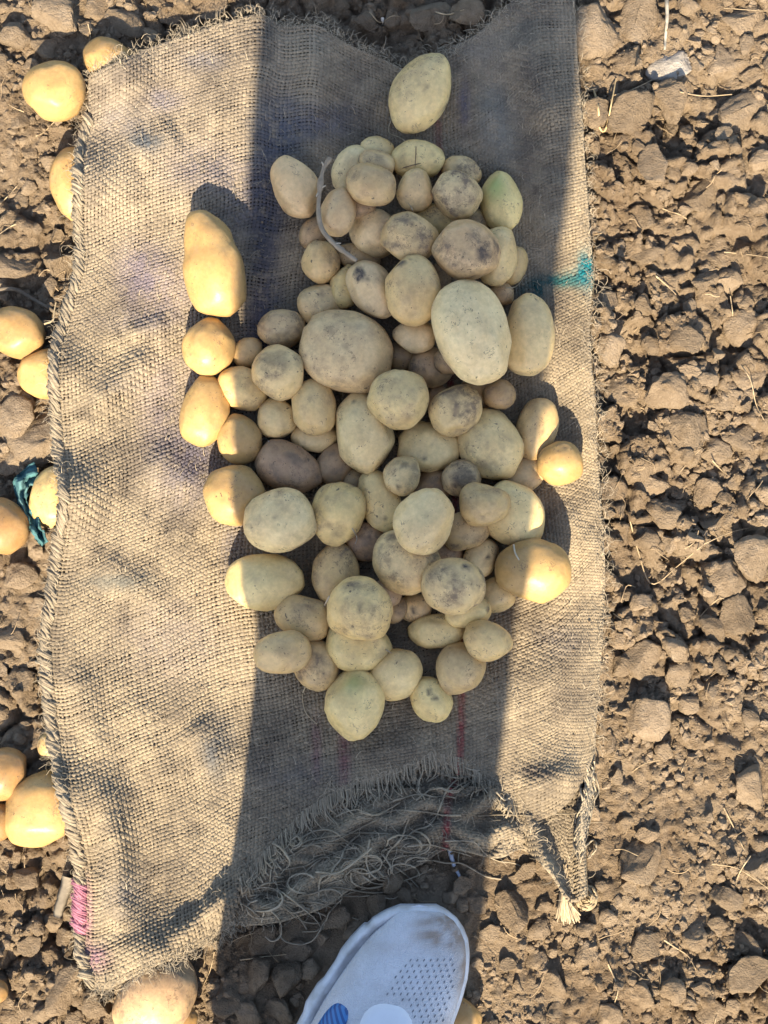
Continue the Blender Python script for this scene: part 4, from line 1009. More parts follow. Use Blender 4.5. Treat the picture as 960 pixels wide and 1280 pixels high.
def clod(px, py, sx, sy, ang, flat, label=None, mat=None, name='soil_clod', cat='soil clod', group='soil clods strewn over the field', sink=.33):
    me = CLODS[int(cl_rng.integers(0, len(CLODS)))]
    if mat: me = me.copy(); me.materials[0] = mat
    hz = min(sx, sy) * SC * (flat + .12)
    z = gz(px, py) + hz * (1 - 2 * sink) * .9
    o = link(name, me, None, P(px, py, z), label=label or clod_label(px, py, sx, sy, flat), category=cat)
    if group: o['group'] = group
    o.rotation_euler = (cl_rng.uniform(-.25, .25), cl_rng.uniform(-.25, .25), math.radians(ang) + (math.pi if cl_rng.random() < .5 else 0))
    o.scale = (sx * SC * 1.10, sy * SC * 1.10, hz * cl_rng.uniform(.85, 1.15))
    taken.append((px, py, max(sx, sy))); return o
POT_XY = [(p[0], p[1], p[2]) for p in FIELD]
for b_ in BIG:
    px, py, sx, sy, ang, fl = b_
    if sx >= sy: clod(px, py, sx, sy, ang, fl)
    else: clod(px, py, sy, sx, ang, fl)
clod(838,84,30,17,20,.45, 'pale grey flat stone at the foot of the white stalk', M_STONE, 'flat_stone', 'stone', None, .3)
SHOE_PX = [(360,1290),(395,1225),(432,1175),(480,1132),(530,1122),(575,1145),(592,1190),(585,1250),(572,1300)]
SPX = np.array(SACK_POLY); cen = SPX.mean(0)
def free(px, py, r, soft=0.6):
    if in_poly(np.array([px]), np.array([py]), SACK_POLY)[0]: return False
    if in_poly(np.array([px]), np.array([py]), SHOE_PX)[0]: return False
    for x, y, q in taken:
        if (x - px) ** 2 + (y - py) ** 2 < ((q + r) * soft) ** 2: return False
    for x, y, q in POT_XY:
        if (x - px) ** 2 + (y - py) ** 2 < (q + r * .6) ** 2: return False
    return True
n_extra = 0; tries = 0
while n_extra < 165 and tries < 9000:
    tries += 1
    px, py = cl_rng.uniform(-8, 968), cl_rng.uniform(-8, 1288); s = 7 + 9 * cl_rng.random() ** 2
    if free(px, py, s, .72):
        clod(px, py, s, s * cl_rng.uniform(.65, .95), cl_rng.uniform(0, 180), cl_rng.uniform(.5, .8)); n_extra += 1
print('clods', len(taken), 'tries', tries)

# crumbs: too many to count
CR = [rock_shape(300 + k, 2, 7, .9) for k in range(8)]; CR3 = [rock_shape(330 + k, 3, 8, 1.0) for k in range(6)]
CRt = [rock_shape(360 + k, 1, 3, .8) for k in range(5)]
J = Join(); r = np.random.default_rng(4)
N = 62000
cx = r.uniform(-190, 1150, N); cy = r.uniform(-190, 1420, N)
size = 1.0 + 6.2 * r.random(N) ** 4.4
dens = fbm(cx / 90, cy / 90, 0, 3, 91)
keep = ~in_poly(cx, cy, SACK_POLY) & ~in_poly(cx, cy, SHOE_PX) & (r.random(N) < .46 + 2.2 * dens)
inn = (cx > -20) & (cx < 980) & (cy > -20) & (cy < 1300)
keep &= inn | (r.random(N) < .45)
for x, y, q in POT_XY: keep &= (cx - x) ** 2 + (cy - y) ** 2 > (q * .9) ** 2
cx, cy, size = cx[keep], cy[keep], size[keep]
w = P(cx, cy, 0.003); zz = ground_z(w[:, 0], w[:, 1])
for i in range(len(cx)):
    s = size[i] * SC
    v, f = (CR3[i % 6] if size[i] > 5.4 else CR[i % 8] if size[i] > 2.6 else CRt[i % 5])
    a = r.uniform(0, 6.28); ca, sa = math.cos(a), math.sin(a); fx, fy, fz = r.uniform(.8, 1.25), r.uniform(.7, 1.1), r.uniform(.55, .9)
    vx = v[:, 0] * fx * s; vy = v[:, 1] * fy * s
    J.add(np.stack([w[i, 0] + vx * ca - vy * sa, w[i, 1] + vx * sa + vy * ca, zz[i] + s * fz * .15 + v[:, 2] * fz * s], 1), f)
link('soil_crumbs', J.mesh('soil_crumbs', M_CLOD, False), kind='stuff', label='fine soil crumbs covering the field', category='soil crumbs')

J = Join(); r = np.random.default_rng(44)
for i in range(420):
    if i < 300: x, y = r.normal(500, 150), r.normal(560, 240)
    else: x, y = r.uniform(80, 740), r.uniform(60, 1150)
    if not in_poly(np.array([x]), np.array([y]), SACK_POLY)[0] or y > float(fray_y(np.array(x))) - 6: continue
    if top_z(x, y, 0.0) > 0: continue
    sz = (.5 + 1.6 * r.random() ** 4) * SC; v, f = CRt[i % 5]; w_ = P(x, y, float(cloth_z(x, y)) + .0006 + sz * .3)
    J.add(w_[None] + v * sz * r.uniform(.7, 1.2, 3)[None], f)
link('sack_crumbs', J.mesh('sack_crumbs', M_CLOD, False), kind='stuff', label='tiny soil crumbs scattered over the sack', category='soil crumbs')

# dry roots and straw on the soil
def soil_path(path, n):
    pp = spline(path, n); w_ = P(pp[:, 0], pp[:, 1], .01); z_ = ground_z(w_[:, 0], w_[:, 1])
    h = np.array([max([0.0] + [q * SC * .75 * math.sqrt(max(0, 1 - ((x - tx) ** 2 + (y - ty) ** 2) / (q * q))) for tx, ty, q in taken if abs(x - tx) < q and abs(y - ty) < q]) for x, y in pp])
    z_ = z_ + h + .0015
    for _ in range(2): z_ = np.maximum(z_, np.convolve(np.pad(z_, 2, 'edge'), np.ones(5) / 5, 'valid'))
    return P(pp[:, 0], pp[:, 1], z_)
def litter(name, path, rad, col, label, cat, group=None, n=22, taper=.5):
    v, f = tube(soil_path(path, n), rad * np.linspace(1, taper, n), 6)
    J = Join(); J.add(v, f, np.array(col)[None] * (1 + .25 * noise3(v[:, 0] * 400, v[:, 1] * 400, 0, 6))[:, None])
    o = link(name, J.mesh(name, M_FIBRE), label=label, category=cat)
    if group: o['group'] = group
    return o
litter('white_stalk', [(833,-6),(834,20),(832,45),(831,62)], .0016, (.36, .32, .25), 'bleached white stalk standing over the pale flat stone', 'stalk')
litter('straw', [(742,112),(748,135),(749,158),(757,162),(766,120),(770,98)], .0009, (.46, .34, .18), 'bent golden straw lying on soil beside the sack edge', 'straw')
litter('twig', [(-5,362),(20,362),(45,376),(62,386),(72,392)], .0016, (.14, .112, .08), 'dead grey twig poking out from under the sack hem', 'twig', taper=.8)
R_L = 'thin pale dry root trailing over soil clods'
ROOTS = [[(913,370),(916,395),(914,415),(920,440)],[(922,450),(938,475),(945,505),(955,525)],[(785,640),(798,690),(815,730),(850,705),(880,680)],[(880,680),(915,665),(962,655)],[(872,775),(885,760),(900,748),(912,752)],
         [(905,1010),(920,1040),(930,1062)],[(890,1080),(920,1085),(945,1100),(962,1112)],[(938,1070),(925,1090),(918,1110)],[(830,1175),(845,1185),(860,1195),(870,1212)],[(905,1245),(898,1262),(892,1285)],[(768,1062),(780,1062),(798,1070)],
         [(820,345),(835,358),(845,368)],[(905,315),(935,318),(962,322)],[(765,120),(790,112),(815,100)],[(850,115),(880,120),(915,118)],[(905,10),(930,12),(958,14)],[(0,255),(10,245),(22,232)],[(45,170),(55,165),(70,150)],[(30,140),(18,135),(10,130)],[(110,30),(113,45),(110,60)],
         [(300,1200),(330,1196),(358,1193)],[(268,1190),(262,1215),(250,1240)],[(285,1180),(300,1172),(318,1166)],[(20,280),(10,285),(-4,295)],[(850,590),(865,572),(878,560)],[(890,575),(902,588),(912,595)],[(760,1205),(772,1235),(768,1255)],[(858,950),(852,965),(850,985)],[(462,15),(475,28),(490,20),(505,22)],[(545,15),(560,18),(580,12)],[(790,965),(805,955),(825,950)]]
for i, p in enumerate(ROOTS): litter('dry_root', p, .00036 * (1 + .6 * ((i * 7) % 3) / 2), (.36, .275, .17), ('long' if math.dist(p[0], p[-1]) > 45 else 'short') + ' thin dry root ' + spot_phrase(*p[1], 10), 'root', 'dry roots on the soil')
J = Join(); r = np.random.default_rng(12)
for i in range(330):
    x, y = r.uniform(-60, 1020), r.uniform(-60, 1320)
    if in_poly(np.array([x]), np.array([y]), SACK_POLY)[0] or in_poly(np.array([x]), np.array([y]), SHOE_PX)[0]: continue
    a = r.uniform(0, 6.28); L = r.uniform(8, 34); pts = [(x, y)]
    for q in range(3): a += r.normal(0, .5); pts.append((pts[-1][0] + L / 3 * math.cos(a), pts[-1][1] + L / 3 * math.sin(a)))
    pp = spline(pts, 8); w_ = P(pp[:, 0], pp[:, 1], .006); z_ = ground_z(w_[:, 0], w_[:, 1]) + .0035
    v, f = tube(P(pp[:, 0], pp[:, 1], np.maximum(z_, z_.mean())), .00028 * r.uniform(.7, 1.5), 3); J.add(v, f, (np.array([.33, .245, .15]) * r.uniform(.6, 1.25))[None])
link('root_litter', J.mesh('root_litter', M_FIBRE), kind='stuff', label='scattered hair-fine dry roots mixed into the soil', category='litter')

# wood chip, plastic scraps, blue rag
def slab(path, width, thick, col, n=14, mat=None, twist=0.0, straight=False):
    w_ = soil_path(path, n)
    if straight: w_[:, 2] = w_[:, 2].max() + np.linspace(0, .004, n)
    t = np.gradient(w_, axis=0); t /= np.linalg.norm(t, axis=1)[:, None]
    up = np.array([0, 0, 1.0]); s = np.cross(t, up); s /= np.linalg.norm(s, axis=1)[:, None]
    wd = np.asarray(width) * np.ones(n); tw = np.linspace(0, twist, n)
    s = s * np.cos(tw)[:, None] + up[None] * np.sin(tw)[:, None]; nn = np.cross(s, t)
    ring = np.stack([w_ - s * wd[:, None] / 2, w_ + nn * thick * .5 - s * wd[:, None] * .2, w_ + nn * thick * .7 + s * wd[:, None] * .2, w_ + s * wd[:, None] / 2, w_ - nn * thick * .5], 1)
    v = ring.reshape(-1, 3); i = np.arange(n - 1)[:, None] * 5; j = np.arange(5)[None]
    f = np.stack([i + j, i + (j + 1) % 5, i + 5 + (j + 1) % 5, i + 5 + j], -1).reshape(-1, 4)
    J = Join(); J.add(v, f, np.array(col)[None] * (1 + .22 * noise3(v[:, 0] * 700, v[:, 1] * 90, 0, 6))[:, None]); 
    caps = np.array([[0, 1, 2, 3], [0, 3, 4, 4]])[:1]
    J.f[4].append(caps); J.f[4].append(caps[:, ::-1] + (n - 1) * 5)
    return J
o = link('wood_chip', slab([(73,1146),(80,1120),(90,1094)], np.linspace(.0065, .0095, 14), .002, (.165, .14, .105), straight=True).mesh('wood_chip', M_FIBRE), label='flat pale splinter of wood on soil beside the sack hem', category='wood chip')
o = link('plastic_strip', slab([(562,1062),(567,1080),(576,1098)], np.linspace(.0035, .002, 14), .0008, (.40, .44, .52)).mesh('plastic_strip', M_FIBRE), label='narrow white plastic strip sticking out from the frayed mouth', category='plastic strip')
o = link('plastic_shard', slab([(478,22),(479,32),(478,42)], np.linspace(.0025, .004, 14), .0012, (.5, .48, .43)).mesh('plastic_shard', M_FIBRE), label='small white shard on shaded soil behind the sack', category='shard')
def rag():
    path = arc_resample([(48,592),(30,602),(27,622),(36,645),(46,664),(56,680)], 30); n = 30
    wd = np.interp(np.linspace(0, 1, n), [0, .2, .45, .7, 1], [30, 22, 13, 19, 10]); m = 12
    t = np.gradient(path, axis=0); t /= np.linalg.norm(t, axis=1)[:, None]; s = np.stack([-t[:, 1], t[:, 0]], 1)
    vv = np.linspace(-.5, .5, m)
    pos = path[:, None] + s[:, None] * (vv[None] * wd[:, None])[..., None]
    px, py = pos[..., 0] + 2.5 * noise3(pos[..., 0] / 5, pos[..., 1] / 5, 0, 2), pos[..., 1] + 2.5 * noise3(pos[..., 0] / 5, pos[..., 1] / 5, 4, 2)
    w_ = P(px, py, .01); z = ground_z(w_[..., 0], w_[..., 1])
    z = np.maximum(z, .001) + .014 + .0035 * np.sin(vv * 11)[None] + .006 * fbm(px / 9, py / 9, 0, 3, 8)
    top = P(px, py, z); bot = top - np.array([0, 0, .0012])
    k = n * m; v = np.concatenate([top.reshape(-1, 3), bot.reshape(-1, 3)]); id_ = np.arange(k).reshape(n, m)
    q = np.stack([id_[:-1, :-1], id_[:-1, 1:], id_[1:, 1:], id_[1:, :-1]], -1).reshape(-1, 4)
    edge = np.concatenate([id_[0, :], id_[1:, -1], id_[-1, -2::-1], id_[-2:0:-1, 0]]); e2 = np.roll(edge, -1)
    f = np.concatenate([q, q[:, ::-1] + k, np.stack([edge, edge + k, e2 + k, e2], -1)])
    c = np.array([.055, .135, .145])[None] * (1 + .5 * noise3(v[:, 0] * 260, v[:, 1] * 260, v[:, 2] * 260, 6))[:, None]
    pale = np.clip(noise3(v[:, 0] * 120, v[:, 1] * 120, 2, 7), 0, 1)[:, None]; c = c * (1 - .4 * pale) + .4 * pale * np.array([.3, .42, .42])
    return mesh_np('torn_rag', v, f, M_JUTE, True, c)
link('torn_rag', rag(), label='torn blue green rag crumpled around the dusty potato at the hem', category='rag')

# ------------------------------------------------------------------ shoe
M_KNIT, nt, b = new_mat('white_knit')
tc = nnode(nt, 'ShaderNodeNewGeometry').outputs['Position']
vo = nnode(nt, 'ShaderNodeTexVoronoi'); vo.inputs['Scale'].default_value = 900; nt.links.new(tc, vo.inputs['Vector'])
att = nnode(nt, 'ShaderNodeVertexColor', layer_name='Col').outputs[0]
nz = noise_n(nt, tc, 60, 6, .65)
cl = mixc(nt, 1.0, att, ramp(nt, nz, [(.3, (.86, .85, .84)), (.6, (1, 1, 1))]), 'MULTIPLY')
nt.links.new(cl, b.inputs['Base Color']); b.inputs['Roughness'].default_value = .8; b.inputs['Specular IOR Level'].default_value = .2
bump(nt, vo.outputs['Distance'], .8, .0009, b)
M_FOAM = plain_mat('foam_sole', (.60, .62, .65), .55, .3, 70, .08, (.42, .42, .41), .0003)
M_OVER = plain_mat('white_overlay', (.66, .69, .74), .4, .4, 50, .04)
M_HOLE = plain_mat('hole_shade', (.22, .23, .26), .9, .1, 200, .2)
m, nt, b = new_mat('blue_stripe')
tc = nnode(nt, 'ShaderNodeNewGeometry').outputs['Position']
wv = nnode(nt, 'ShaderNodeTexWave', bands_direction='DIAGONAL'); wv.inputs['Scale'].default_value = 115; wv.inputs['Distortion'].default_value = .3
nt.links.new(tc, wv.inputs['Vector'])
nt.links.new(ramp(nt, wv.outputs['Fac'], [(.35, (.014, .07, .23)), (.6, (.04, .17, .42))]), b.inputs['Base Color']); b.inputs['Roughness'].default_value = .45
M_BLUE = m
M_RUBBER = plain_mat('outsole_rubber', (.30, .31, .32), .7, .3, 60, .1)

ROWS = np.array([ # y, xl, xr, top height of upper (m)
 (1594,384,422,.070),(1585,364,442,.085),(1565,343,458,.098),(1530,330,470,.100),(1480,322,487,.098),(1430,325,505,.094),(1380,332,527,.084),(1340,343,545,.074),(1310,356,556,.067),
 (1280,371,565,.061),(1250,387,576,.056),(1220,406,584,.052),(1195,423,586,.049),(1175,438,584,.046),(1160,452,578,.043),(1148,466,570,.040),(1138,482,558,.036),(1131,500,545,.030)], float)
def shoe(mirror, offset, label):
    e = empty('sneaker', (0, 0, 0), label=label, category='shoe', group='white running shoes')
    def W(px, py, z):
        p = P(px, py, .02); p = np.stack(np.broadcast_arrays(p[..., 0], p[..., 1], z), -1).copy()
        if mirror: p[..., 0] = 2 * -.02 - p[..., 0]
        return p + np.array(offset)
    yy = np.concatenate([np.linspace(1594, 1180, 40), np.linspace(1174, 1131, 16)]); o_ = np.argsort(ROWS[:, 0])
    g = lambda k: np.interp(yy, ROWS[o_, 0], ROWS[o_, k])
    xl, xr, ht = g(1), g(2), g(3)
    def fin(J, name, mat, smooth=True, par=None):
        me = J.mesh(name, mat, smooth); bm = bmesh.new(); bm.from_mesh(me); bmesh.ops.recalc_face_normals(bm, faces=bm.faces); bm.to_mesh(me); bm.free()
        return link(name, me, par or e)
    # midsole: chunky rim with scalloped outer side
    out = []
    for i in range(len(yy)): out.append((xl[i], yy[i]))
    for i in range(len(yy) - 1, -1, -1): out.append((xr[i], yy[i]))
    out = np.array(out); c = out.mean(0); nr = out - c; nr /= np.linalg.norm(nr, axis=1)[:, None]
    n = len(out); left = np.arange(n) < len(yy)
    sc_ = np.where(left, 1.6 * np.sign(np.sin(out[:, 1] / 11.5)) * (out[:, 1] > 1150), 0)
    prof = [(.000, -9), (.004, -2), (.011, 1), (.015, -2), (.017, -2), (.020, 2), (.026, 1), (.030, -4), (.0305, -9), (.026, -15)]
    J = Join(); vs = []
    for z, dd in prof: q = out + nr * (dd + sc_[:, None] * (1 if .005 < z < .03 else 0)); vs.append(W(q[:, 0], q[:, 1], np.full(n, z) + .010 * np.clip((1200 - q[:, 1]) / 80, 0, 1) ** 2))
    vs = np.concatenate(vs); i = np.arange(len(prof) - 1)[:, None] * n; j = np.arange(n)[None]
    J.add(vs, np.stack([i + j, i + (j + 1) % n, i + n + (j + 1) % n, i + n + j], -1).reshape(-1, 4))
    h_ = n // 2; k = np.arange(h_ - 1); a = k; b2 = n - 1 - k
    for base in (0, (len(prof) - 1) * n): J.f[4].append(np.stack([a, a + 1, b2 - 1, b2], -1) + base)
    fin(J, 'midsole', M_FOAM)
    J = Join(); q = out - nr * 8; v = np.concatenate([W(q[:, 0], q[:, 1], np.full(n, -.004)), W(q[:, 0], q[:, 1], np.full(n, .003))])
    J.add(v, np.stack([j[0], (j[0] + 1) % n, n + (j[0] + 1) % n, n + j[0]], -1)); J.f[4].append(np.stack([a, a + 1, b2 - 1, b2], -1)); J.f[4].append(np.stack([a, a + 1, b2 - 1, b2], -1) + n)
    fin(J, 'outsole', M_RUBBER)
    # upper
    ul = xl + np.interp(yy, [1131, 1150, 1300, 1594], [9, 19, 16, 10]); ur = xr - np.interp(yy, [1131, 1150, 1300, 1594], [5, 3, 5, 9])
    m_ = 27; th = np.linspace(0, math.pi, m_)
    def surf(i_y, t):                             # point on the upper for row index (float) and angle
        y = np.interp(i_y, np.arange(len(yy)), yy); L_ = np.interp(i_y, np.arange(len(yy)), ul); R_ = np.interp(i_y, np.arange(len(yy)), ur); H_ = np.interp(i_y, np.arange(len(yy)), ht)
        cx_ = (L_ + R_) / 2; hw = (R_ - L_) / 2; cs = np.cos(t); sn = np.sin(t)
        x = cx_ - hw * np.sign(cs) * np.abs(cs) ** .62
        z = .024 + (H_ - .024) * sn ** .62
        z = z + .010 * np.clip((1200 - y) / 80, 0, 1) ** 2 * (1 - sn * .5)
        return x, y + 0 * x, z
    iy = np.arange(len(yy))[:, None] + 0 * th[None]; x, y, z = surf(iy, th[None] + 0 * iy)
    pos = W(x, y, z + .0006 * fbm(x / 20, y / 20, 0, 3, 3))
    col = np.ones(x.shape + (3,)) * np.array([.57, .585, .62])
    dirt = np.clip(np.exp(-(((x - 560) / 30) ** 2 + ((y - 1158) / 16) ** 2)) * 2.4 + 1.0 * np.exp(-(((x - 582) / 13) ** 2 + ((y - 1200) / 45) ** 2)) + .35 * np.exp(-(((x - 480) / 22) ** 2 + ((y - 1176) / 9) ** 2)) + .30 * (fbm(x / 25, y / 25, 0, 4, 9) + .12), 0, 1)
    dirt = np.clip(dirt * (.75 + .8 * fbm(x / 7, y / 7, 0, 3, 10)), 0, .85)[..., None]
    col = col * (1 - dirt) + dirt * np.array([.27, .21, .16])
    hh = len(yy) * m_; id_ = np.arange(hh).reshape(len(yy), m_)
    f = np.stack([id_[:-1, :-1], id_[:-1, 1:], id_[1:, 1:], id_[1:, :-1]], -1).reshape(-1, 4)
    J = Join(); J.add(pos.reshape(-1, 3), f, col.reshape(-1, 3))
    up = fin(J, 'upper', M_KNIT)
    # toe closing cap
    J = Join(); last = pos[-1]; tip = W(np.array([523.]), np.array([1128.]), np.array([.034]))
    v = np.concatenate([last, tip]); f3 = np.array([[q, q + 1, m_] for q in range(m_ - 1)]); J.add(v, f3, np.array([[.7, .71, .74]]))
    fin(J, 'toe_bumper', M_KNIT)
    # perforations: raised dark discs that paint the shade of short slits
    J = Join(); 
    ym = lambda y: np.interp(-y, -yy, np.arange(len(yy)))
    for rr in range(17):
        for cc in range(14):
            y = 1192 + rr * 6.6; x = 478 + cc * 8.2 + (rr % 2) * 4.1 + (1192 - y) * .30 + 18
            ii = float(ym(y)); L_ = np.interp(ii, np.arange(len(yy)), ul); R_ = np.interp(ii, np.arange(len(yy)), ur)
            if x > R_ - 13 or x < L_ + 62 + (y - 1192) * .1: continue
            if ((x - 532) / 68) ** 2 + ((y - 1255) / 74) ** 2 > 1: continue
            if ((x - 481) / 44) ** 2 + ((y - 1292) / 58) ** 2 < 1: continue
            hw = (R_ - L_) / 2; cs = np.clip((( L_ + R_) / 2 - x) / hw, -1, 1); t = math.acos(math.copysign(abs(cs) ** (1 / .62), cs))
            a6 = np.linspace(0, 6.28, 8, endpoint=False); ux, uy = .55, -.83
            px_ = x + 2.2 * np.cos(a6) * ux - .85 * np.sin(a6) * uy; py_ = y + 2.2 * np.cos(a6) * uy + .85 * np.sin(a6) * ux
            zs = []
            for xx, y2 in zip(np.append(px_, x), np.append(py_, y)):
                i2 = float(ym(y2)); l2 = np.interp(i2, np.arange(len(yy)), ul); r2 = np.interp(i2, np.arange(len(yy)), ur)
                c2 = np.clip(((l2 + r2) / 2 - xx) / ((r2 - l2) / 2), -1, 1); t2 = math.acos(math.copysign(abs(c2) ** (1 / .62), c2)); zs.append(surf(i2, np.array(t2))[2])
            zs = np.array(zs, float); v = W(np.append(px_, x), np.append(py_, y), zs + np.append(np.full(8, .0006), .0011))
            J.add(v, np.array([[q, (q + 1) % 8, 8] for q in range(8)]))
    fin(J, 'hole_discs', M_HOLE, True, up)['kind'] = 'stuff'
    def decal(name, cx_, cy_, rx, ry, rot, mat, hgt):
        nu_, nv_ = 10, 28; J = Join(); V = []
        for q in range(nu_):
            rad_ = q / (nu_ - 1); a_ = np.linspace(0, 2 * math.pi, nv_, endpoint=False)
            sx = np.sign(np.cos(a_)) * np.abs(np.cos(a_)) ** .8 * rx * rad_; sy = np.sign(np.sin(a_)) * np.abs(np.sin(a_)) ** .8 * ry * rad_
            xx = cx_ + sx * math.cos(rot) - sy * math.sin(rot); y2 = cy_ + sx * math.sin(rot) + sy * math.cos(rot)
            zs = []
            for u_, w_ in zip(xx, y2):
                i2 = float(ym(w_)); l2 = np.interp(i2, np.arange(len(yy)), ul); r2 = np.interp(i2, np.arange(len(yy)), ur)
                c2 = np.clip(((l2 + r2) / 2 - u_) / ((r2 - l2) / 2), -.999, .999); t2 = math.acos(math.copysign(abs(c2) ** (1 / .62), c2)); zs.append(float(surf(i2, np.array(t2))[2]))
            V.append(W(xx, y2, np.array(zs) + (hgt if q < nu_ - 1 else -.0006)))
        v = np.concatenate(V); i = np.arange(nu_ - 1)[:, None] * nv_; j = np.arange(nv_)[None]
        J.add(v, np.stack([i + j, i + (j + 1) % nv_, i + nv_ + (j + 1) % nv_, i + nv_ + j], -1).reshape(-1, 4))
        return fin(J, name, mat, True, up)
    decal('overlay', 481, 1292, 36, 50, .12, M_OVER, .0016)
    decal('striped_patch', 413, 1276, 15, 36, .55, M_BLUE, .0016)
    # ankle collar
    J = Join(); a_ = np.linspace(0, 2 * math.pi, 25); ring = np.stack([400 + 52 * np.cos(a_), 1510 + 70 * np.sin(a_)], 1)
    v, f = tube(W(ring[:, 0], ring[:, 1], .098 + .006 * np.cos(a_ * 2)), .008, 8); J.add(v, f, np.array([[.7, .72, .76]])); fin(J, 'collar', M_KNIT)
    return e
shoe(False, (0, 0, -0.0005), 'white knit running shoe with blue striped patch and muddy toe')
shoe(True, (-0.028, -0.215, -0.0005), 'white knit running shoe of the standing person, hindmost foot')

# ------------------------------------------------------------------ the photographer (stands behind the frame; legs shade the heap)
M_SKIN = plain_mat('skin', (.40, .245, .165), .55, .35, 40, .08)
M_DENIM = plain_mat('dark_trousers', (.05, .06, .085), .9, .15, 120, .2, None, .0006)
M_SHIRT = plain_mat('shirt_cloth', (.20, .22, .25), .9, .15, 90, .12, None, .0006)
M_HAIR = plain_mat('hair_dark', (.025, .02, .017), .6, .4, 220, .3, None, .001)
def skin_obj(name, chains, mat, parent=None, sub=2, **props):
    V, E, R, key = [], [], [], {}
    for ch in chains:
        prev = None
        for (x, y, z, rx, ry) in ch:
            k = (round(x, 4), round(y, 4), round(z, 4))
            if k not in key: key[k] = len(V); V.append((x, y, z)); R.append((rx, ry))
            if prev is not None and prev != key[k]: E.append((prev, key[k]))
            prev = key[k]
    me = bpy.data.meshes.new(name); me.from_pydata(V, E, []); me.materials.append(mat)
    o = link(name, me, parent, **props)
    md = o.modifiers.new('skin', 'SKIN'); md.use_smooth_shade = True
    for i, d in enumerate(me.skin_vertices[0].data): d.radius = R[i]; d.use_root = (i == 0)
    s = o.modifiers.new('sub', 'SUBSURF'); s.levels = sub; s.render_levels = sub
    return o
HIPC = (-.06, -.57, .93); LH = (-.068, -.50, .87); RH = (-.05, -.64, .87)
CH = (-.05, -.555, 1.22, .14, .10); NK = (-.04, -.50, 1.43, .055, .055)
def finger_chains(hx, s, wz):                      # hand gripping one long edge of the phone
    W_ = (hx + s * .035, -.235, wz - .03, .026, .020); PM = (hx + s * .020, -.185, wz - .004, .030, .017)
    out = [[W_, PM]]
    for k, (dy, L) in enumerate(((.040, .030), (.018, .034), (-.004, .032), (-.024, .026))):
        out.append([PM, (hx + s * .017, -.175 + dy, wz + .006, .0095, .0095), (hx + s * .004, -.168 + dy, wz + .015, .0085, .0085), (hx - s * .018, -.166 + dy * 1.02, wz + .0205, .0075, .0075), (hx - s * (.018 + L * .5), -.166 + dy, wz + .0205, .0065, .0065)])
    out.append([PM, (hx + s * .012, -.196, wz - .010, .011, .011), (hx - s * .003, -.185, wz - .010, .009, .009), (hx - s * .016, -.172, wz - .008, .0075, .0075)])
    return W_, out
PZ = CAM_H + .012
WL, FL = finger_chains(-.041, -1, PZ); WR, FR = finger_chains(.041, 1, PZ)
body = skin_obj('person', [
    [(*HIPC, .12, .09), (-.055, -.565, 1.08, .12, .09), CH, NK, (-.035, -.475, 1.50, .065, .075), (-.03, -.455, 1.57, .078, .092), (-.03, -.46, 1.64, .072, .085), (-.03, -.465, 1.68, .045, .055)],
    [(-.03, -.455, 1.57, .078, .092), (-.028, -.370, 1.545, .014, .014)],
    [CH, (-.20, -.53, 1.37, .055, .055), (-.24, -.42, 1.16, .042, .042), WL], *FL,
    [CH, (.12, -.53, 1.37, .055, .055), (.19, -.42, 1.16, .042, .042), WR], *FR,
    [(*HIPC, .12, .09), (*LH, .08, .08), (-.07, -.485, .50, .052, .052), (-.05, -.525, .10, .036, .04), (-.035, -.44, .05, .03, .02)],
    [(*HIPC, .12, .09), (*RH, .08, .08), (-.05, -.69, .50, .052, .052), (-.05, -.745, .10, .036, .04), (-.04, -.66, .05, .03, .02)]],
    M_SKIN, label='standing person in dark trousers and grey shirt photographing the heap with a phone', category='person')
def loft(name, rings, mat, n=28, parent=None, fold=.006, seed=1, closed=False):
    ang = np.linspace(0, 2 * math.pi, n, endpoint=False); J = Join()
    for rg in rings:
        R = np.array(rg, float); t = np.linspace(0, 1, len(R) * 8); s = np.linspace(0, 1, len(R)); R = np.stack([np.interp(t, s, R[:, k]) for k in range(5)], 1)
        k = len(R); w_ = 1 + fold / .1 * fbm(np.cos(ang)[None] * 1.5 + 0 * R[:, :1], np.sin(ang)[None] * 1.5 + seed, R[:, 2:3] * 9, 3, seed)
        v = np.stack([R[:, 0, None] + R[:, 3, None] * w_ * np.cos(ang), R[:, 1, None] + R[:, 4, None] * w_ * np.sin(ang), R[:, 2, None] + 0 * w_], -1).reshape(-1, 3)
        i = np.arange(k - 1)[:, None] * n; j = np.arange(n)[None]
        J.add(v, np.stack([i + j, i + (j + 1) % n, i + n + (j + 1) % n, i + n + j], -1).reshape(-1, 4))
    return link(name, J.mesh(name, mat), parent)
TR_L = [(-.046, -.505, .075, .084, .088), (-.048, -.505, .165, .085, .086), (-.049, -.495, .245, .074, .084), (-.050, -.49, .34, .072, .088), (-.056, -.485, .46, .092, .095), (-.062, -.49, .63, .100, .104), (-.066, -.505, .86, .105, .105), (-.066, -.53, .95, .11, .11)]
TR_R = [(-.050, -.735, .075, .070, .080), (-.050, -.725, .20, .070, .082), (-.046, -.69, .50, .080, .09), (-.042, -.655, .70, .092, .098), (-.046, -.635, .86, .100, .105), (-.055, -.60, .95, .11, .11)]
TR_P = [(-.06, -.57, .82, .105, .145), (-.06, -.57, .90, .125, .165), (-.06, -.57, 1.02, .125, .150)]
loft('trousers', [TR_L, TR_R, TR_P], M_DENIM, parent=body)
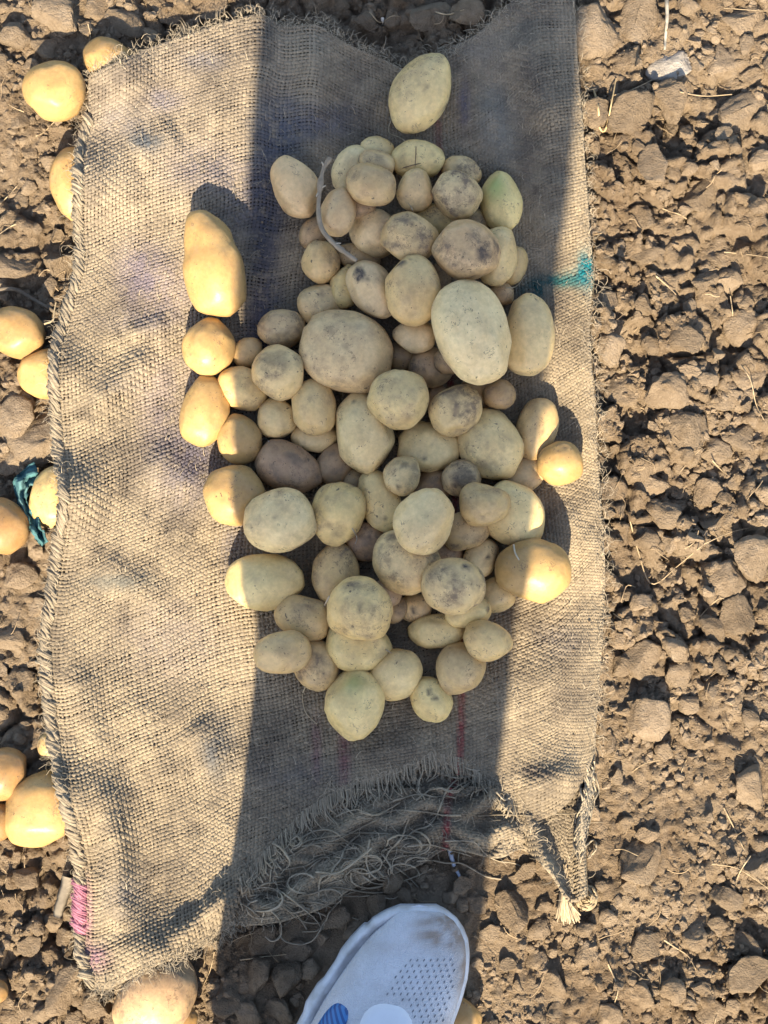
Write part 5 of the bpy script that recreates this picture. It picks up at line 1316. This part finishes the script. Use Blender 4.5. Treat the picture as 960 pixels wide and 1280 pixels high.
sh = skin_obj('shirt', [[(-.06, -.57, .92, .17, .13), (-.055, -.565, 1.08, .165, .12), (-.05, -.555, 1.22, .17, .12), (-.042, -.52, 1.40, .09, .075)],
                        [(-.05, -.555, 1.22, .17, .12), (-.20, -.53, 1.37, .072, .072), (-.245, -.42, 1.16, .058, .058), (-.15, -.30, 1.175, .046, .046)],
                        [(-.05, -.555, 1.22, .17, .12), (.12, -.53, 1.37, .072, .072), (.195, -.42, 1.16, .058, .058), (.14, -.30, 1.175, .046, .046)]], M_SHIRT, body)
n, f = ico(4); hz_ = n * np.array([.088, .105, .105]); hz_ = hz_[:]; keepv = (n[:, 2] > -.15 + .75 * np.clip(n[:, 1], 0, 1)); ff = f[keepv[f].all(1)]
hair = link('hair', mesh_np('hair', hz_ * (1 + .05 * fbm(n[:, 0] * 6, n[:, 1] * 6, n[:, 2] * 6, 3, 5))[:, None] + np.array([-.03, -.468, 1.605]), ff, M_HAIR), body)
# phone
ph = empty('phone', (0, 0, 0), label='black phone held level in both hands of the standing person', category='phone')
def rbox(name, c, s, bev, mat, par):
    bm = bmesh.new(); bmesh.ops.create_cube(bm, size=1); bmesh.ops.scale(bm, vec=s, verts=bm.verts)
    bmesh.ops.bevel(bm, geom=bm.edges[:], offset=bev, segments=3, affect='EDGES'); bmesh.ops.translate(bm, vec=c, verts=bm.verts)
    me = bpy.data.meshes.new(name); bm.to_mesh(me); bm.free(); me.materials.append(mat)
    for p in me.polygons: p.use_smooth = True
    return link(name, me, par)
M_PHONE = plain_mat('phone_shell', (.02, .02, .022), .3, .5, 60, .1); M_GLASS = plain_mat('phone_glass', (.012, .013, .016), .08, .5, 60, .1)
rbox('case', (0, CAM[1] - .055, PZ + .006), (.074, .155, .008), .003, M_PHONE, ph)
rbox('screen', (0, CAM[1] - .055, PZ + .0104), (.068, .148, .0012), .0004, M_GLASS, ph)
rbox('camera_bump', (0, CAM[1], PZ + .0012), (.03, .03, .0024), .0008, M_GLASS, ph)
